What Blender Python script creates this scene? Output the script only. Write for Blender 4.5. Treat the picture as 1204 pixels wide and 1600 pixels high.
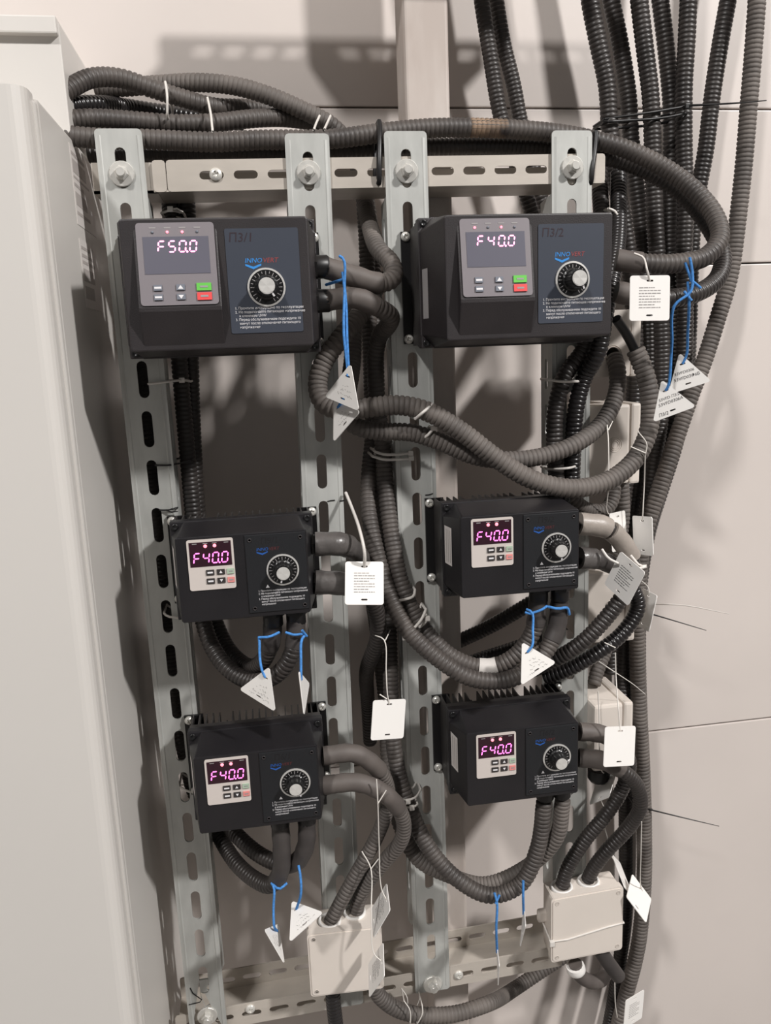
import bpy, bmesh, math, random
import numpy as np
from mathutils import Vector, Matrix

scene = bpy.context.scene
for o in list(bpy.data.objects):
    bpy.data.objects.remove(o, do_unlink=True)
random.seed(4)

# ------------------------------------------------------------------ camera
H0 = 1.75                      # height of the topmost rail slots above the floor
FPX = 1250.0                   # focal length in pixels of the 1204x1600 frame
CAM = np.array([0.114187, -0.842688, -0.198395])
def _rot(rx, ry, rz):
    cx, sx, cy, sy, cz, sz = math.cos(rx), math.sin(rx), math.cos(ry), math.sin(ry), math.cos(rz), math.sin(rz)
    Rx = np.array([[1, 0, 0], [0, cx, -sx], [0, sx, cx]])
    Ry = np.array([[cy, 0, sy], [0, 1, 0], [-sy, 0, cy]])
    Rz = np.array([[cz, -sz, 0], [sz, cz, 0], [0, 0, 1]])
    return Rz @ Rx @ Ry
RM = _rot(0.20004297, -0.14847285, -0.03954653) @ np.array([[1, 0, 0], [0, 0, -1], [0, 1, 0]], float)

cam_data = bpy.data.cameras.new('camera')
cam = bpy.data.objects.new('camera', cam_data)
scene.collection.objects.link(cam)
cam_data.sensor_fit = 'VERTICAL'
cam_data.sensor_height = 36.0
cam_data.lens = FPX * 36.0 / 1600.0
cam_data.clip_start = 0.02
mw = Matrix.Identity(4)
for i in range(3):
    mw[i][0] = RM[0][i]; mw[i][1] = -RM[1][i]; mw[i][2] = -RM[2][i]
mw[0][3], mw[1][3], mw[2][3] = CAM[0], CAM[1], CAM[2] + H0
cam.matrix_world = mw
scene.camera = cam

# ------------------------------------------------------------------ world, lamps, exposure
world = bpy.data.worlds.new('world'); scene.world = world; world.use_nodes = True
bg = world.node_tree.nodes['Background']
bg.inputs[0].default_value = (1.0, 0.975, 0.955, 1); bg.inputs[1].default_value = 0.145
scene.view_settings.view_transform = 'Standard'
scene.view_settings.look = 'None'
scene.view_settings.gamma = 1.0
scene.view_settings.use_curve_mapping = False
scene.view_settings.exposure = 0.0
# the two hall lamps whose shadows the photograph shows: high up in front, one to each side, out of the picture
for nm_, loc_, pw_, rad_ in (('lamp_left_offscreen', (-1.7, -3.1, 2.9 + H0), 122, .17), ('lamp_right_offscreen', (3.3, -3.1, 2.9 + H0), 268, .17)):
    ld = bpy.data.lights.new(nm_, 'AREA'); ld.shape = 'DISK'; ld.size = rad_ * 2; ld.energy = pw_; ld.color = (1, .975, .955)
    lo_ = bpy.data.objects.new(nm_, ld); scene.collection.objects.link(lo_); lo_.location = loc_
    lo_.rotation_euler = Vector((loc_[0] - .35, loc_[1], loc_[2] - (H0 - .4))).to_track_quat('Z', 'Y').to_euler()

def S(r, g, b):
    f = lambda c: (c / 255 / 12.92) if c / 255 <= 0.04045 else ((c / 255 + 0.055) / 1.055) ** 2.4
    return (f(r), f(g), f(b))

# ------------------------------------------------------------------ pixel helpers (direction only; the distance is given)
def ray(u, v):
    return RM.T @ np.array([(u - 602) / FPX, (v - 800) / FPX, 1.0])
def at(u, v, Y):
    d = ray(u, v); p = CAM + d * ((Y - CAM[1]) / d[1])
    return Vector((p[0], p[1], p[2] + H0))
def atx(u, v, X):
    d = ray(u, v); p = CAM + d * ((X - CAM[0]) / d[0])
    return Vector((p[0], p[1], p[2] + H0))
def proj(P):
    c = (RM @ (np.asarray(P) - CAM - np.array([0, 0, H0])).T)
    return np.array([602 + FPX * c[0] / c[2], 800 + FPX * c[1] / c[2]])
def depth(P):
    return float(RM[2] @ (np.array(P) - CAM - np.array([0, 0, H0])))

# ------------------------------------------------------------------ materials
MATS = {}
def mat(name, col, rough=0.5, metal=0.0, noise=0.0, nscale=40, bump=0.0, bscale=200, emit=None, estr=0, col2=None, stretch=None, spec=0.5, dust=0.0, dustcol=None, alpha=None):
    m = bpy.data.materials.new(name); m.use_nodes = True
    nt = m.node_tree; b = nt.nodes['Principled BSDF']
    b.inputs['Base Color'].default_value = (*col, 1)
    b.inputs['Roughness'].default_value = rough
    b.inputs['Metallic'].default_value = metal
    b.inputs['Specular IOR Level'].default_value = spec
    tc = nt.nodes.new('ShaderNodeTexCoord')
    src = tc.outputs['Object']
    if stretch:
        mp = nt.nodes.new('ShaderNodeMapping'); mp.inputs['Scale'].default_value = stretch
        nt.links.new(src, mp.inputs['Vector']); src = mp.outputs['Vector']
    out = None
    if noise > 0:
        n = nt.nodes.new('ShaderNodeTexNoise'); n.inputs['Scale'].default_value = nscale; n.inputs['Detail'].default_value = 4
        nt.links.new(src, n.inputs['Vector'])
        r = nt.nodes.new('ShaderNodeValToRGB')
        c2 = col2 if col2 else tuple(c * (1 - noise) for c in col)
        r.color_ramp.elements[0].position = 0.35; r.color_ramp.elements[1].position = 0.65
        r.color_ramp.elements[0].color = (*c2, 1); r.color_ramp.elements[1].color = (*col, 1)
        nt.links.new(n.outputs['Fac'], r.inputs['Fac'])
        out = r.outputs['Color']
    if dust > 0:                       # settled dust in patches
        n2 = nt.nodes.new('ShaderNodeTexNoise'); n2.inputs['Scale'].default_value = 26; n2.inputs['Detail'].default_value = 5
        nt.links.new(tc.outputs['Object'], n2.inputs['Vector'])
        mu = nt.nodes.new('ShaderNodeMath'); mu.operation = 'MULTIPLY'; mu.inputs[0].default_value = dust * .38
        mr2 = nt.nodes.new('ShaderNodeMapRange'); mr2.inputs[1].default_value = .3; mr2.inputs[2].default_value = .62; mr2.inputs[3].default_value = .35
        nt.links.new(n2.outputs['Fac'], mr2.inputs[0]); nt.links.new(mr2.outputs[0], mu.inputs[1])
        mx = nt.nodes.new('ShaderNodeMix'); mx.data_type = 'RGBA'
        nt.links.new(mu.outputs[0], mx.inputs[0])
        if out: nt.links.new(out, mx.inputs[6])
        else: mx.inputs[6].default_value = (*col, 1)
        mx.inputs[7].default_value = (*(dustcol or S(150, 140, 132)), 1)
        out = mx.outputs[2]
        rr = nt.nodes.new('ShaderNodeMapRange'); rr.inputs[3].default_value = rough; rr.inputs[4].default_value = 0.9
        nt.links.new(mu.outputs[0], rr.inputs[0]); nt.links.new(rr.outputs[0], b.inputs['Roughness'])
    if out: nt.links.new(out, b.inputs['Base Color'])
    if bump > 0:
        n3 = nt.nodes.new('ShaderNodeTexNoise'); n3.inputs['Scale'].default_value = bscale; n3.inputs['Detail'].default_value = 3
        nt.links.new(src, n3.inputs['Vector'])
        bp = nt.nodes.new('ShaderNodeBump'); bp.inputs['Strength'].default_value = bump; bp.inputs['Distance'].default_value = 0.001
        nt.links.new(n3.outputs['Fac'], bp.inputs['Height']); nt.links.new(bp.outputs[0], b.inputs['Normal'])
    if emit:
        b.inputs['Emission Color'].default_value = (*emit, 1); b.inputs['Emission Strength'].default_value = estr
    MATS[name] = m
    return m
mat('wall_paint', S(212, 203, 197), 0.40, noise=.04, nscale=5, bump=.05, bscale=60)
mat('dark_gap', S(60, 56, 54), 0.8)
mat('floor_grey', S(120, 116, 112), 0.6, noise=.2, nscale=6)
mat('ceiling_grey', S(200, 196, 190), 0.7)
mat('cabinet_cream', S(208, 204, 199), 0.38, noise=.02, nscale=4)
mat('cabinet_side', S(208, 204, 199), 0.38, noise=.02, nscale=4)
mat('label_paper', S(212, 206, 202), 0.6)
mat('label_ink', S(172, 165, 161), 0.7)
mat('galvanised', S(190, 191, 187), 0.45, metal=.2, noise=.16, nscale=55, stretch=(1, 1, .35), bump=.06, bscale=300)
mat('channel_steel', S(198, 190, 180), 0.42, metal=.2, noise=.15, nscale=40, stretch=(.3, 1, 1), bump=.06, bscale=260)
mat('post_paint', S(203, 194, 187), 0.55, noise=.22, nscale=14, stretch=(1.6, 1, .5), col2=S(182, 170, 162))
mat('zinc', S(222, 220, 214), 0.3, metal=.4, noise=.1, nscale=200)
mat('conduit_black', S(32, 30, 30), 0.33, dust=.42, dustcol=S(120, 110, 104), spec=.5)
mat('conduit_clean', S(30, 28, 29), 0.27, dust=.10, dustcol=S(110, 102, 98), spec=.55)
mat('conduit_dusty', S(62, 58, 56), 0.55, noise=.25, nscale=30, dust=.85, dustcol=S(158, 148, 140))
mat('conduit_mid', S(42, 39, 39), 0.42, dust=.7, dustcol=S(142, 132, 124))
mat('conduit_grey', S(82, 77, 74), 0.6, noise=.2, nscale=30, dust=.5, dustcol=S(150, 140, 132))
mat('shrink_sleeve', S(72, 66, 64), 0.55, noise=.2, nscale=60, dust=.6, dustcol=S(150, 140, 132))
mat('black_sleeve', S(46, 43, 44), 0.5, noise=.2, nscale=60, dust=.3)
mat('tape_grey', S(158, 149, 141), 0.4, noise=.15, nscale=70, bump=.6, bscale=120)
mat('tape_dark', S(92, 88, 86), 0.32, noise=.35, nscale=50, bump=1.0, bscale=90)
mat('tape_white', S(205, 200, 195), 0.6)
mat('stain_tan', S(150, 126, 104), 0.7, noise=.4, nscale=45, col2=S(52, 46, 44))
mat('rubber_black', S(20, 19, 20), 0.4)
mat('brass', S(120, 100, 80), 0.5, metal=.3)
mat('drive_plastic', S(38, 34, 36), 0.45, noise=.1, nscale=30, bump=.15, bscale=900, dust=.10, dustcol=S(118, 110, 108))
mat('drive_plastic_small', S(28, 27, 30), 0.33, noise=.1, nscale=30, bump=.12, bscale=900, dust=.06, dustcol=S(118, 110, 108))
mat('heatsink_black', S(26, 25, 26), 0.45, dust=.45, dustcol=S(120, 114, 110))
mat('panel_black', S(29, 30, 33), 0.45, bump=.1, bscale=900)
mat('keypad_grey', S(122, 116, 120), 0.5)
mat('screen_grey', S(98, 97, 108), 0.28)
mat('keypad_silver', S(205, 196, 190), 0.4)
mat('screen_black', S(48, 24, 34), 0.22)
mat('label_blue', S(58, 63, 74), 0.45)
mat('button_grey', S(112, 116, 126), 0.45)
mat('button_dark', S(52, 48, 48), 0.45)
mat('button_green', S(98, 190, 74), 0.45)
mat('button_red', S(226, 76, 76), 0.45)
mat('button_mint', S(166, 184, 164), 0.45)
mat('button_pink', S(222, 140, 136), 0.45)
mat('ink_white', S(226, 224, 226), 0.6)
mat('ink_grey', S(150, 146, 146), 0.6)
mat('ink_blue', S(52, 138, 214), 0.5)
mat('ink_blue_dark', S(36, 86, 160), 0.5)
mat('ink_red', S(150, 66, 66), 0.5)
mat('ink_red_dark', S(92, 44, 46), 0.5)
mat('ink_marker', S(44, 30, 38), 0.6)
mat('ink_marker_black', S(22, 20, 22), 0.9)
mat('dial_silver', S(205, 203, 200), 0.35, metal=.4)
mat('dial_black', S(22, 22, 23), 0.3)
mat('knob_cap', S(232, 230, 226), 0.3, metal=.45)
mat('led_segment', S(255, 120, 190), 0.4, emit=(1.0, .50, .72), estr=1.6)
mat('led_segment_small', S(255, 60, 190), 0.4, emit=(1.0, .25, .72), estr=2.0)
mat('led_dot', S(255, 90, 100), 0.4, emit=(1.0, .28, .36), estr=1.9)
mat('tag_white', S(236, 233, 229), 0.45)
mat('tag_ink', S(148, 144, 142), 0.7)
mat('pencil', S(70, 68, 70), 0.7)
mat('twine_blue', S(74, 142, 214), 0.85, noise=.35, nscale=400)
mat('string_white', S(222, 217, 210), 0.8)
mat('tie_white', S(214, 209, 203), 0.4)
mat('tie_black', S(24, 23, 24), 0.4)
mat('box_plastic', S(218, 209, 200), 0.42, noise=.04, nscale=20)
mat('box_ring', S(196, 187, 178), 0.5)

# ------------------------------------------------------------------ mesh helpers
ORG = {}                      # world origin of each object (roots never rotate)
def link(o):
    scene.collection.objects.link(o)
def root(name, label, cat, loc, group=None):
    o = bpy.data.objects.new(name, None); o.empty_display_size = .02
    link(o); o.location = loc; ORG[o.name] = Vector(loc)
    o['label'] = label; o['category'] = cat
    if group: o['group'] = group
    return o
class MB:
    """collects world-space geometry, then becomes one mesh object"""
    def __init__(s): s.v = []; s.f = []; s.sm = []
    def add(s, vs, fs, smooth=False):
        o = len(s.v); s.v += [tuple(v) for v in vs]
        for f in fs: s.f.append(tuple(i + o for i in f)); s.sm.append(smooth)
        return s
    def box(s, a, b):
        (x0, y0, z0), (x1, y1, z1) = a, b
        x0, x1 = min(x0, x1), max(x0, x1); y0, y1 = min(y0, y1), max(y0, y1); z0, z1 = min(z0, z1), max(z0, z1)
        return s.add([(x0, y0, z0), (x1, y0, z0), (x1, y1, z0), (x0, y1, z0), (x0, y0, z1), (x1, y0, z1), (x1, y1, z1), (x0, y1, z1)],
                     [(0, 3, 2, 1), (4, 5, 6, 7), (0, 1, 5, 4), (1, 2, 6, 5), (2, 3, 7, 6), (3, 0, 4, 7)])
    def loft(s, loops, cap=True, smooth=False, closed=True):
        n = len(loops[0]); vs = [p for L in loops for p in L]; fs = []
        for i in range(len(loops) - 1):
            for j in range(n if closed else n - 1):
                k = (j + 1) % n
                fs.append((i * n + j, i * n + k, (i + 1) * n + k, (i + 1) * n + j))
        s.add(vs, fs, smooth)
        if cap:
            s.add(loops[0], [tuple(range(n))[::-1]]); s.add(loops[-1], [tuple(range(n))])
        return s
    def lathe(s, c, axis, prof, seg=20, smooth=True, cap=True):
        """prof: list of (distance along axis, radius)"""
        a = Vector(axis).normalized()
        u = a.orthogonal().normalized(); w = a.cross(u); c = Vector(c)
        loops = [[c + a * t + (u * math.cos(2 * math.pi * k / seg) + w * math.sin(2 * math.pi * k / seg)) * r for k in range(seg)] for t, r in prof]
        return s.loft(loops, cap, smooth)
    def frustum(s, x0, x1, z0, z1, ya, X0, X1, Z0, Z1, yb, ca=0.0, cb=0.0):
        """octagonal frustum from rect a at y=ya (corner cut ca) to rect b at y=yb"""
        def oc(x0, x1, z0, z1, y, c):
            return [(x0 + c, y, z0), (x1 - c, y, z0), (x1, y, z0 + c), (x1, y, z1 - c), (x1 - c, y, z1), (x0 + c, y, z1), (x0, y, z1 - c), (x0, y, z0 + c)]
        return s.loft([oc(x0, x1, z0, z1, ya, ca), oc(X0, X1, Z0, Z1, yb, cb)])
    def tube(s, pts, r, seg=6, smooth=True, cap=True):
        P, fr = frames(pts)
        loops = []
        for i, p in enumerate(P):
            rr = r[i] if hasattr(r, '__len__') else r
            loops.append([p + (fr[i][0] * math.cos(2 * math.pi * k / seg) + fr[i][1] * math.sin(2 * math.pi * k / seg)) * rr for k in range(seg)])
        return s.loft(loops, cap, smooth)
    def build(s, name, m, parent=None, local=False, bevel=0.0, smooth=None):
        me = bpy.data.meshes.new(name)
        vs = np.array(s.v, float)
        if parent is not None:
            org = ORG[parent.name]
            if not local: vs = vs - np.array(org)
        else:
            org = Vector(((vs[:, 0].min() + vs[:, 0].max()) / 2, (vs[:, 1].min() + vs[:, 1].max()) / 2, vs[:, 2].min()))
            vs = vs - np.array(org)
        me.from_pydata([tuple(v) for v in vs], [], s.f)
        me.polygons.foreach_set('use_smooth', [bool(x) if smooth is None else smooth for x in s.sm])
        bm = bmesh.new(); bm.from_mesh(me)
        bmesh.ops.recalc_face_normals(bm, faces=bm.faces)
        if bevel > 0:
            bmesh.ops.remove_doubles(bm, verts=bm.verts, dist=1e-6)
            es = [e for e in bm.edges if len(e.link_faces) == 2 and e.calc_face_angle(0) > .5]
            bmesh.ops.bevel(bm, geom=es, offset=bevel, segments=2, profile=.6, affect='EDGES')
        bm.to_mesh(me); bm.free()
        me.materials.append(MATS[m])
        o = bpy.data.objects.new(name, me); link(o); ORG[o.name] = Vector(org)
        if parent is not None: o.parent = parent
        else: o.location = org
        return o
def tag_(o, label, cat, group=None, kind=None):
    if label: o['label'] = label
    if cat: o['category'] = cat
    if group: o['group'] = group
    if kind: o['kind'] = kind
    return o
def frames(pts):
    P = [Vector(p) for p in pts]; n = len(P)
    T = []
    for i in range(n):
        t = P[min(i + 1, n - 1)] - P[max(i - 1, 0)]
        T.append(t.normalized() if t.length > 1e-9 else Vector((0, 0, 1)))
    u = T[0].orthogonal().normalized(); fr = []
    for i in range(n):
        u = (u - T[i] * u.dot(T[i]))
        u = u.normalized() if u.length > 1e-6 else T[i].orthogonal().normalized()
        fr.append((u, T[i].cross(u)))
    return P, fr
def smooth_path(pts, step):
    """centripetal-ish Catmull-Rom through the points, resampled at an even step"""
    P = [Vector(p) for p in pts]
    P = [P[0] * 2 - P[1]] + P + [P[-1] * 2 - P[-2]]
    D = []
    for i in range(1, len(P) - 2):
        p0, p1, p2, p3 = P[i - 1], P[i], P[i + 1], P[i + 2]
        t1 = max((p1 - p0).length ** .5, 1e-4); t2 = max((p2 - p1).length ** .5, 1e-4); t3 = max((p3 - p2).length ** .5, 1e-4)
        m1 = (p2 - p1) + ((p1 - p0) / t1 - (p2 - p0) / (t1 + t2)) * t2
        m2 = (p2 - p1) + ((p3 - p2) / t3 - (p3 - p1) / (t2 + t3)) * t2
        for k in range(16):
            t = k / 16
            D.append(p1 * (2 * t**3 - 3 * t**2 + 1) + m1 * (t**3 - 2 * t**2 + t) + p2 * (-2 * t**3 + 3 * t**2) + m2 * (t**3 - t**2))
    D.append(P[-2].copy())
    A = np.array([list(d) for d in D]); L = np.concatenate([[0], np.cumsum(np.linalg.norm(np.diff(A, axis=0), axis=1))])
    n = max(2, int(L[-1] / step)); q = np.linspace(0, L[-1], n + 1)
    return [Vector((np.interp(x, L, A[:, 0]), np.interp(x, L, A[:, 1]), np.interp(x, L, A[:, 2]))) for x in q]
def obround(cx, cy, w, h, n=6):
    """slot outline in 2d, longer side rounded ends"""
    pts = []
    if h >= w:
        r = w / 2; k = h / 2 - r
        for i in range(n + 1): a = math.pi * i / n; pts.append((cx + r * math.cos(a), cy + k + r * math.sin(a)))
        for i in range(n + 1): a = math.pi + math.pi * i / n; pts.append((cx + r * math.cos(a), cy - k + r * math.sin(a)))
    else:
        r = h / 2; k = w / 2 - r
        for i in range(n + 1): a = -math.pi / 2 + math.pi * i / n; pts.append((cx + k + r * math.cos(a), cy + r * math.sin(a)))
        for i in range(n + 1): a = math.pi / 2 + math.pi * i / n; pts.append((cx - k + r * math.cos(a), cy + r * math.sin(a)))
    return pts
def rrect(x0, x1, z0, z1, r, n=4):
    pts = []
    for cx, cz, a0 in ((x1 - r, z1 - r, 0), (x0 + r, z1 - r, 90), (x0 + r, z0 + r, 180), (x1 - r, z0 + r, 270)):
        for i in range(n + 1):
            a = math.radians(a0 + 90 * i / n); pts.append((cx + r * math.cos(a), cz + r * math.sin(a)))
    return pts
def plate(mb, outline, holes, f0, f1):
    """flat plate with holes: 2d loops, f0/f1 map (a, b) -> 3d point on either face"""
    bm = bmesh.new()
    edges = []; loops = []
    for L in [outline] + holes:
        vs = [bm.verts.new((p[0], p[1], 0)) for p in L]; loops.append(len(L))
        edges += [bm.edges.new((vs[i], vs[(i + 1) % len(vs)])) for i in range(len(vs))]
    bmesh.ops.triangle_fill(bm, use_beauty=True, use_dissolve=False, edges=edges, normal=(0, 0, 1))
    bm.verts.index_update()
    co = [(v.co.x, v.co.y) for v in bm.verts]; tris = [tuple(v.index for v in f.verts) for f in bm.faces]
    bm.free()
    n = len(co)
    vs = [f0(*c) for c in co] + [f1(*c) for c in co]
    fs = tris + [tuple(i + n for i in t[::-1]) for t in tris]
    k = 0
    for ln in loops:
        for i in range(ln):
            a, b = k + i, k + (i + 1) % ln
            fs.append((a, b, b + n, a + n))
        k += ln
    mb.add(vs, fs)
    return mb
TXT = {}
def text2d(body, size, shear=0.0, align='LEFT', space=1.0):
    """outline of real lettering as a flat 2d mesh (verts, faces), origin at the left of the baseline"""
    key = (body, size, shear, align, space)
    if key in TXT: return TXT[key]
    c = bpy.data.curves.new('lettering', 'FONT'); c.body = body; c.size = size; c.shear = shear; c.align_x = align; c.space_line = space
    c.resolution_u = 2
    o = bpy.data.objects.new('lettering', c); link(o)
    bpy.context.view_layer.update()
    me = o.evaluated_get(bpy.context.evaluated_depsgraph_get()).to_mesh()
    vs = [(v.co.x, v.co.y) for v in me.vertices]; fs = [tuple(p.vertices) for p in me.polygons]
    o.to_mesh_clear() if False else None
    bpy.data.objects.remove(o, do_unlink=True); bpy.data.curves.remove(c)
    TXT[key] = (vs, fs)
    return TXT[key]
def put_text(mb, body, size, f, **k):
    vs, fs = text2d(body, size, **k)
    mb.add([f(a, b) for a, b in vs], fs)
    return mb
# ------------------------------------------------------------------ the room
WY = 0.17                                        # face of the wall behind the rack
def panel(parent, x0, x1, z0, z1):
    return MB().box((x0, WY, z0), (x1, WY + .06, z1)).build('panel', 'wall_paint', parent, bevel=.0015)
wb = MB().box((-2.6, WY + .03, 0), (4.6, WY + .14, 5.4)).build('wall_back', 'dark_gap')
tag_(wb, None, None, kind='structure')
seams = [0.0, H0 - .7605, H0 - .105, H0 + .0835, H0 + .93, 5.4]
for a, b in zip(seams[:-1], seams[1:]):
    panel(wb, -2.6, 4.6, a + .001, b - .001)
fl = MB().box((-2.6, -4.4, -.1), (4.6, WY + .14, 0)).build('floor', 'floor_grey'); tag_(fl, None, None, kind='structure')
ce = MB().box((-2.6, -4.4, 5.4), (4.6, WY + .14, 5.5)).build('ceiling', 'ceiling_grey'); tag_(ce, None, None, kind='structure')
# ------------------------------------------------------------------ steel post
r = MB()
px0, px1, py0, py1 = .2895, .3385, .067, .116
t = .004
outer = rrect(px0, px1, py0, py1, .004, 3)
r.loft([[(a, b, 0.0) for a, b in outer], [(a, b, 5.38) for a, b in outer]])
tag_(r.build('steel_post', 'post_paint'), 'square whitish steel post running floor to ceiling behind the rails', 'post')

# ------------------------------------------------------------------ left cabinet and the box above it
CX, CF = -.045, -.118
c = root('floor_cabinet', 'tall cream metal cabinet with rounded door edge beside the slotted rails', 'cabinet', (-.33, 0, 0))
MB().box((-.62, CF, .02), (CX, WY - .002, H0 + .0085)).build('body', 'cabinet_side', c, bevel=.002)
b = MB(); d0 = []
outl = [(-.62, CF - .001), (-.62, CF - .026), (CX - .016, CF - .026)]
for i in range(1, 7):
    a = math.radians(90 * i / 6); outl.append((CX - .016 + .013 * math.sin(a), CF - .013 - .013 * math.cos(a)))
outl += [(CX - .003, CF - .001)]
b.loft([[(x, y, .03) for x, y in outl], [(x, y, H0 + .0115) for x, y in outl]])
b.build('door', 'cabinet_cream', c)
MB().box((CX - .0115, CF - .006, .03), (CX - .0005, CF + .004, H0 + .006)).build('door_seal', 'cabinet_cream', c, bevel=.002)
def side_label(parent, tl, tr, bl, seed):
    """paper label on the cabinet's right side, from two opposite corners seen there"""
    a = atx(*tl, CX); b_ = atx(*tr, CX); c_ = atx(*bl, CX)
    y0, y1 = sorted((a.y, b_.y)); z0, z1 = sorted((a.z, c_.z))
    p = MB().box((CX, y0, z0), (CX + .0004, y1, z1)).build('paper_label', 'label_paper', parent)
    rnd = random.Random(seed); m = MB(); z = z1 - .006
    while z > z0 + .006:
        h = rnd.choice((.002, .003, .006, .012)); w = rnd.uniform(.4, .9) * (y1 - y0 - .008)
        if z - h < z0 + .003: break
        m.box((CX + .0004, y0 + .004, z - h), (CX + .0006, y0 + .004 + w, z)); z -= h + rnd.uniform(.003, .006)
    m.build('print', 'label_ink', p)
side_label(c, (107, 222), (139, 262), (121, 350), 3)
side_label(c, (123, 372), (150, 398), (133, 480), 8)

c = root('wall_box', 'cream sheet metal box with overhanging lid standing over the tall cabinet', 'cabinet', (-.33, .09, H0 + .0135))
zt = H0 + .1085
MB().box((-.62, .004, H0 + .0135), (CX, WY - .002, zt)).build('body', 'cabinet_side', c, bevel=.0015)
MB().box((-.62, -.004, zt - .012), (CX - .001, WY - .004, zt + .003)).build('lid', 'cabinet_cream', c, bevel=.0015)

# ------------------------------------------------------------------ slotted rails
RW, RD, RT = .0435, .035, .0025
def bolt(parent, x, z, y=0.0):
    MB().lathe((x, y, z), (0, -1, 0), [(0, .0118), (.0018, .0118), (.0024, .0112)], 22).build('washer', 'zinc', parent, smooth=False)
    h = MB(); h.lathe((x, y - .0024, z), (0, -1, 0), [(0, .0068), (.0045, .0068), (.0055, .0055)], 6, smooth=False)
    h.lathe((x, y - .0024, z), (0, -1, 0), [(.0055, .0046), (.0085, .0046), (.0094, .0038)], 14)
    h.build('bolt', 'zinc', parent)
def rail(label, xt, zt_slot, zend, tilt, square=False):
    """upright U profile; xt: x of slot line at slot 0, zt_slot: top of slot 0, tilt: dx per dz"""
    Z0 = H0 + zt_slot
    top, bot = Z0 + .0165, H0 + zend
    X = lambda z: xt + (z - Z0) * tilt
    o = root('slotted_rail', label, 'rail', (X(bot), 0, bot), 'upright slotted rails of the rack')
    m = MB(); rb = .004
    holes = []
    k = 0
    while True:
        zc = Z0 - .05 * k - .0185
        if zc - .019 < bot + .004: break
        if not (square and zc - .03 < bot + .03):
            holes.append(obround(0, zc, .0103, .037))
        k += 1
    if square:
        zc = bot + .068
        holes.append([(-.0055, zc + .019), (-.0050, zc - .004), (-.001, zc - .019), (.005, zc - .016), (.0045, zc + .003), (.001, zc + .006), (.0045, zc + .01), (.005, zc + .019)][::-1])
    hw = RW / 2
    # front plate; its last 6 mm at the ends are rounded, the flanges stop short of the ends
    out = rrect(-hw + .0, hw - .0, bot, top, .004, 3)
    fz0, fz1 = bot + .075, top - .061
    plate(m, out, holes, lambda a, z: (X(z) + a, 0, z), lambda a, z: (X(z) + a, RT, z))
    for s in (-1, 1):
        fh = []
        zc = Z0 - .05 - .0185 - .012
        while zc - .02 > fz0 + .01:
            if zc + .02 < fz1 - .005: fh.append(obround(.019, zc, .0075, .034, 4))
            zc -= .05
        fo = [(RT, fz0 + .02), (RT, fz1), (RD, fz1 - .004), (RD, fz0)][::-1]
        plate(m, fo, fh, lambda y, z: (X(z) + s * hw, y, z), lambda y, z: (X(z) + s * (hw - RT), y, z))
        # rolled edge bead along the corner
        m.loft([[(X(z) + s * (hw - .0004), .0004, z), (X(z) + s * (hw - .0045), -.0005, z), (X(z) + s * (hw - .0062), .0004, z), (X(z) + s * (hw - .0062), RT * .6, z)] for z in (bot + .006, top - .006)])
    m.build('profile', 'galvanised', o)
    return o, X
rails = []
def mk(label, tx, ty, bx, by, zslot, zend, sq=False):
    a = at(tx, ty, 0); b_ = at(bx, by, 0)
    tilt = (a.x - b_.x) / (a.z - b_.z)
    x0 = a.x + (H0 + zslot - a.z) * tilt
    o, X = rail(label, x0, zslot, zend, tilt, sq)
    rails.append((o, X)); return o, X
R1, X1 = mk('galvanised slotted rail standing next to the cream cabinet', 186.5, 230.6, 310, 1451.8, 0, -1.005, True)
R2, X2 = mk('galvanised slotted rail whose foot is hidden by the square white junction box', 480.3, 235.9, 528.3, 1308.9, -.0043, -.985)
R3, X3 = mk('galvanised slotted rail standing in front of the whitish steel post', 633.7, 232.4, 673, 1461.1, -.0021, -.983)
R4, X4 = mk('galvanised slotted rail beside the thick hanging bundle of black conduits', 893.4, 230.7, 889.4, 1315.5, -.0014, -.955)
for (o, X), (u, v) in zip(rails, ((187, 272), (480.5, 270), (633, 268), (893, 262))):
    p = at(u, v, 0); bolt(o, X(p.z), p.z)
p = at(324, 1586, 0); bolt(R1, X1(p.z), p.z)
p = at(675, 1537, 0); bolt(R3, X3(p.z), p.z)

for o_, pts in ((R1, [(297, 1544), (301, 1552), (315, 1562), (312, 1566), (295, 1570)]), (R2, [(511, 783.5), (517, 782), (523, 781.5)]), (R2, [(530, 783), (536, 782), (540, 781)]), (R3, [(664, 773.5), (670, 773), (676, 771)])):
    MB().tube([at(u, v, -.0006) for u, v in pts], .0006, 5).build('marker_line', 'ink_marker_black', o_)

# ------------------------------------------------------------------ slotted cross channels (open at the top, like a tray)
def screw_head(x, z, y, rr, turn):
    """domed head with a cross recess cut into it: rings whose middle sinks along two crossing arms"""
    m = MB(); n = 32; lo = []
    for t, r, cut in ((0, 1, 0), (.0012, 1, 0), (.0024, .86, 0), (.0031, .66, 0), (.0034, .52, 0), (.0035, .5, .0014), (.0036, .3, .0016), (.0036, .16, .0018), (.0036, .02, .0020)):
        ring = []
        for k in range(n):
            a = 2 * math.pi * k / n; arm = min(abs(math.sin(a)), abs(math.cos(a))) * r < .13
            ring.append((x + rr * r * math.cos(a + turn), y - (t - (cut if arm else 0)), z + rr * r * math.sin(a + turn)))
        lo.append(ring)
    return m.loft(lo, cap=True)
def pan_screw(parent, x, z, y, rr=.0052, m='zinc', name='screw'):
    return screw_head(x, z, y, rr, .35).build(name, m, parent)
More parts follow.
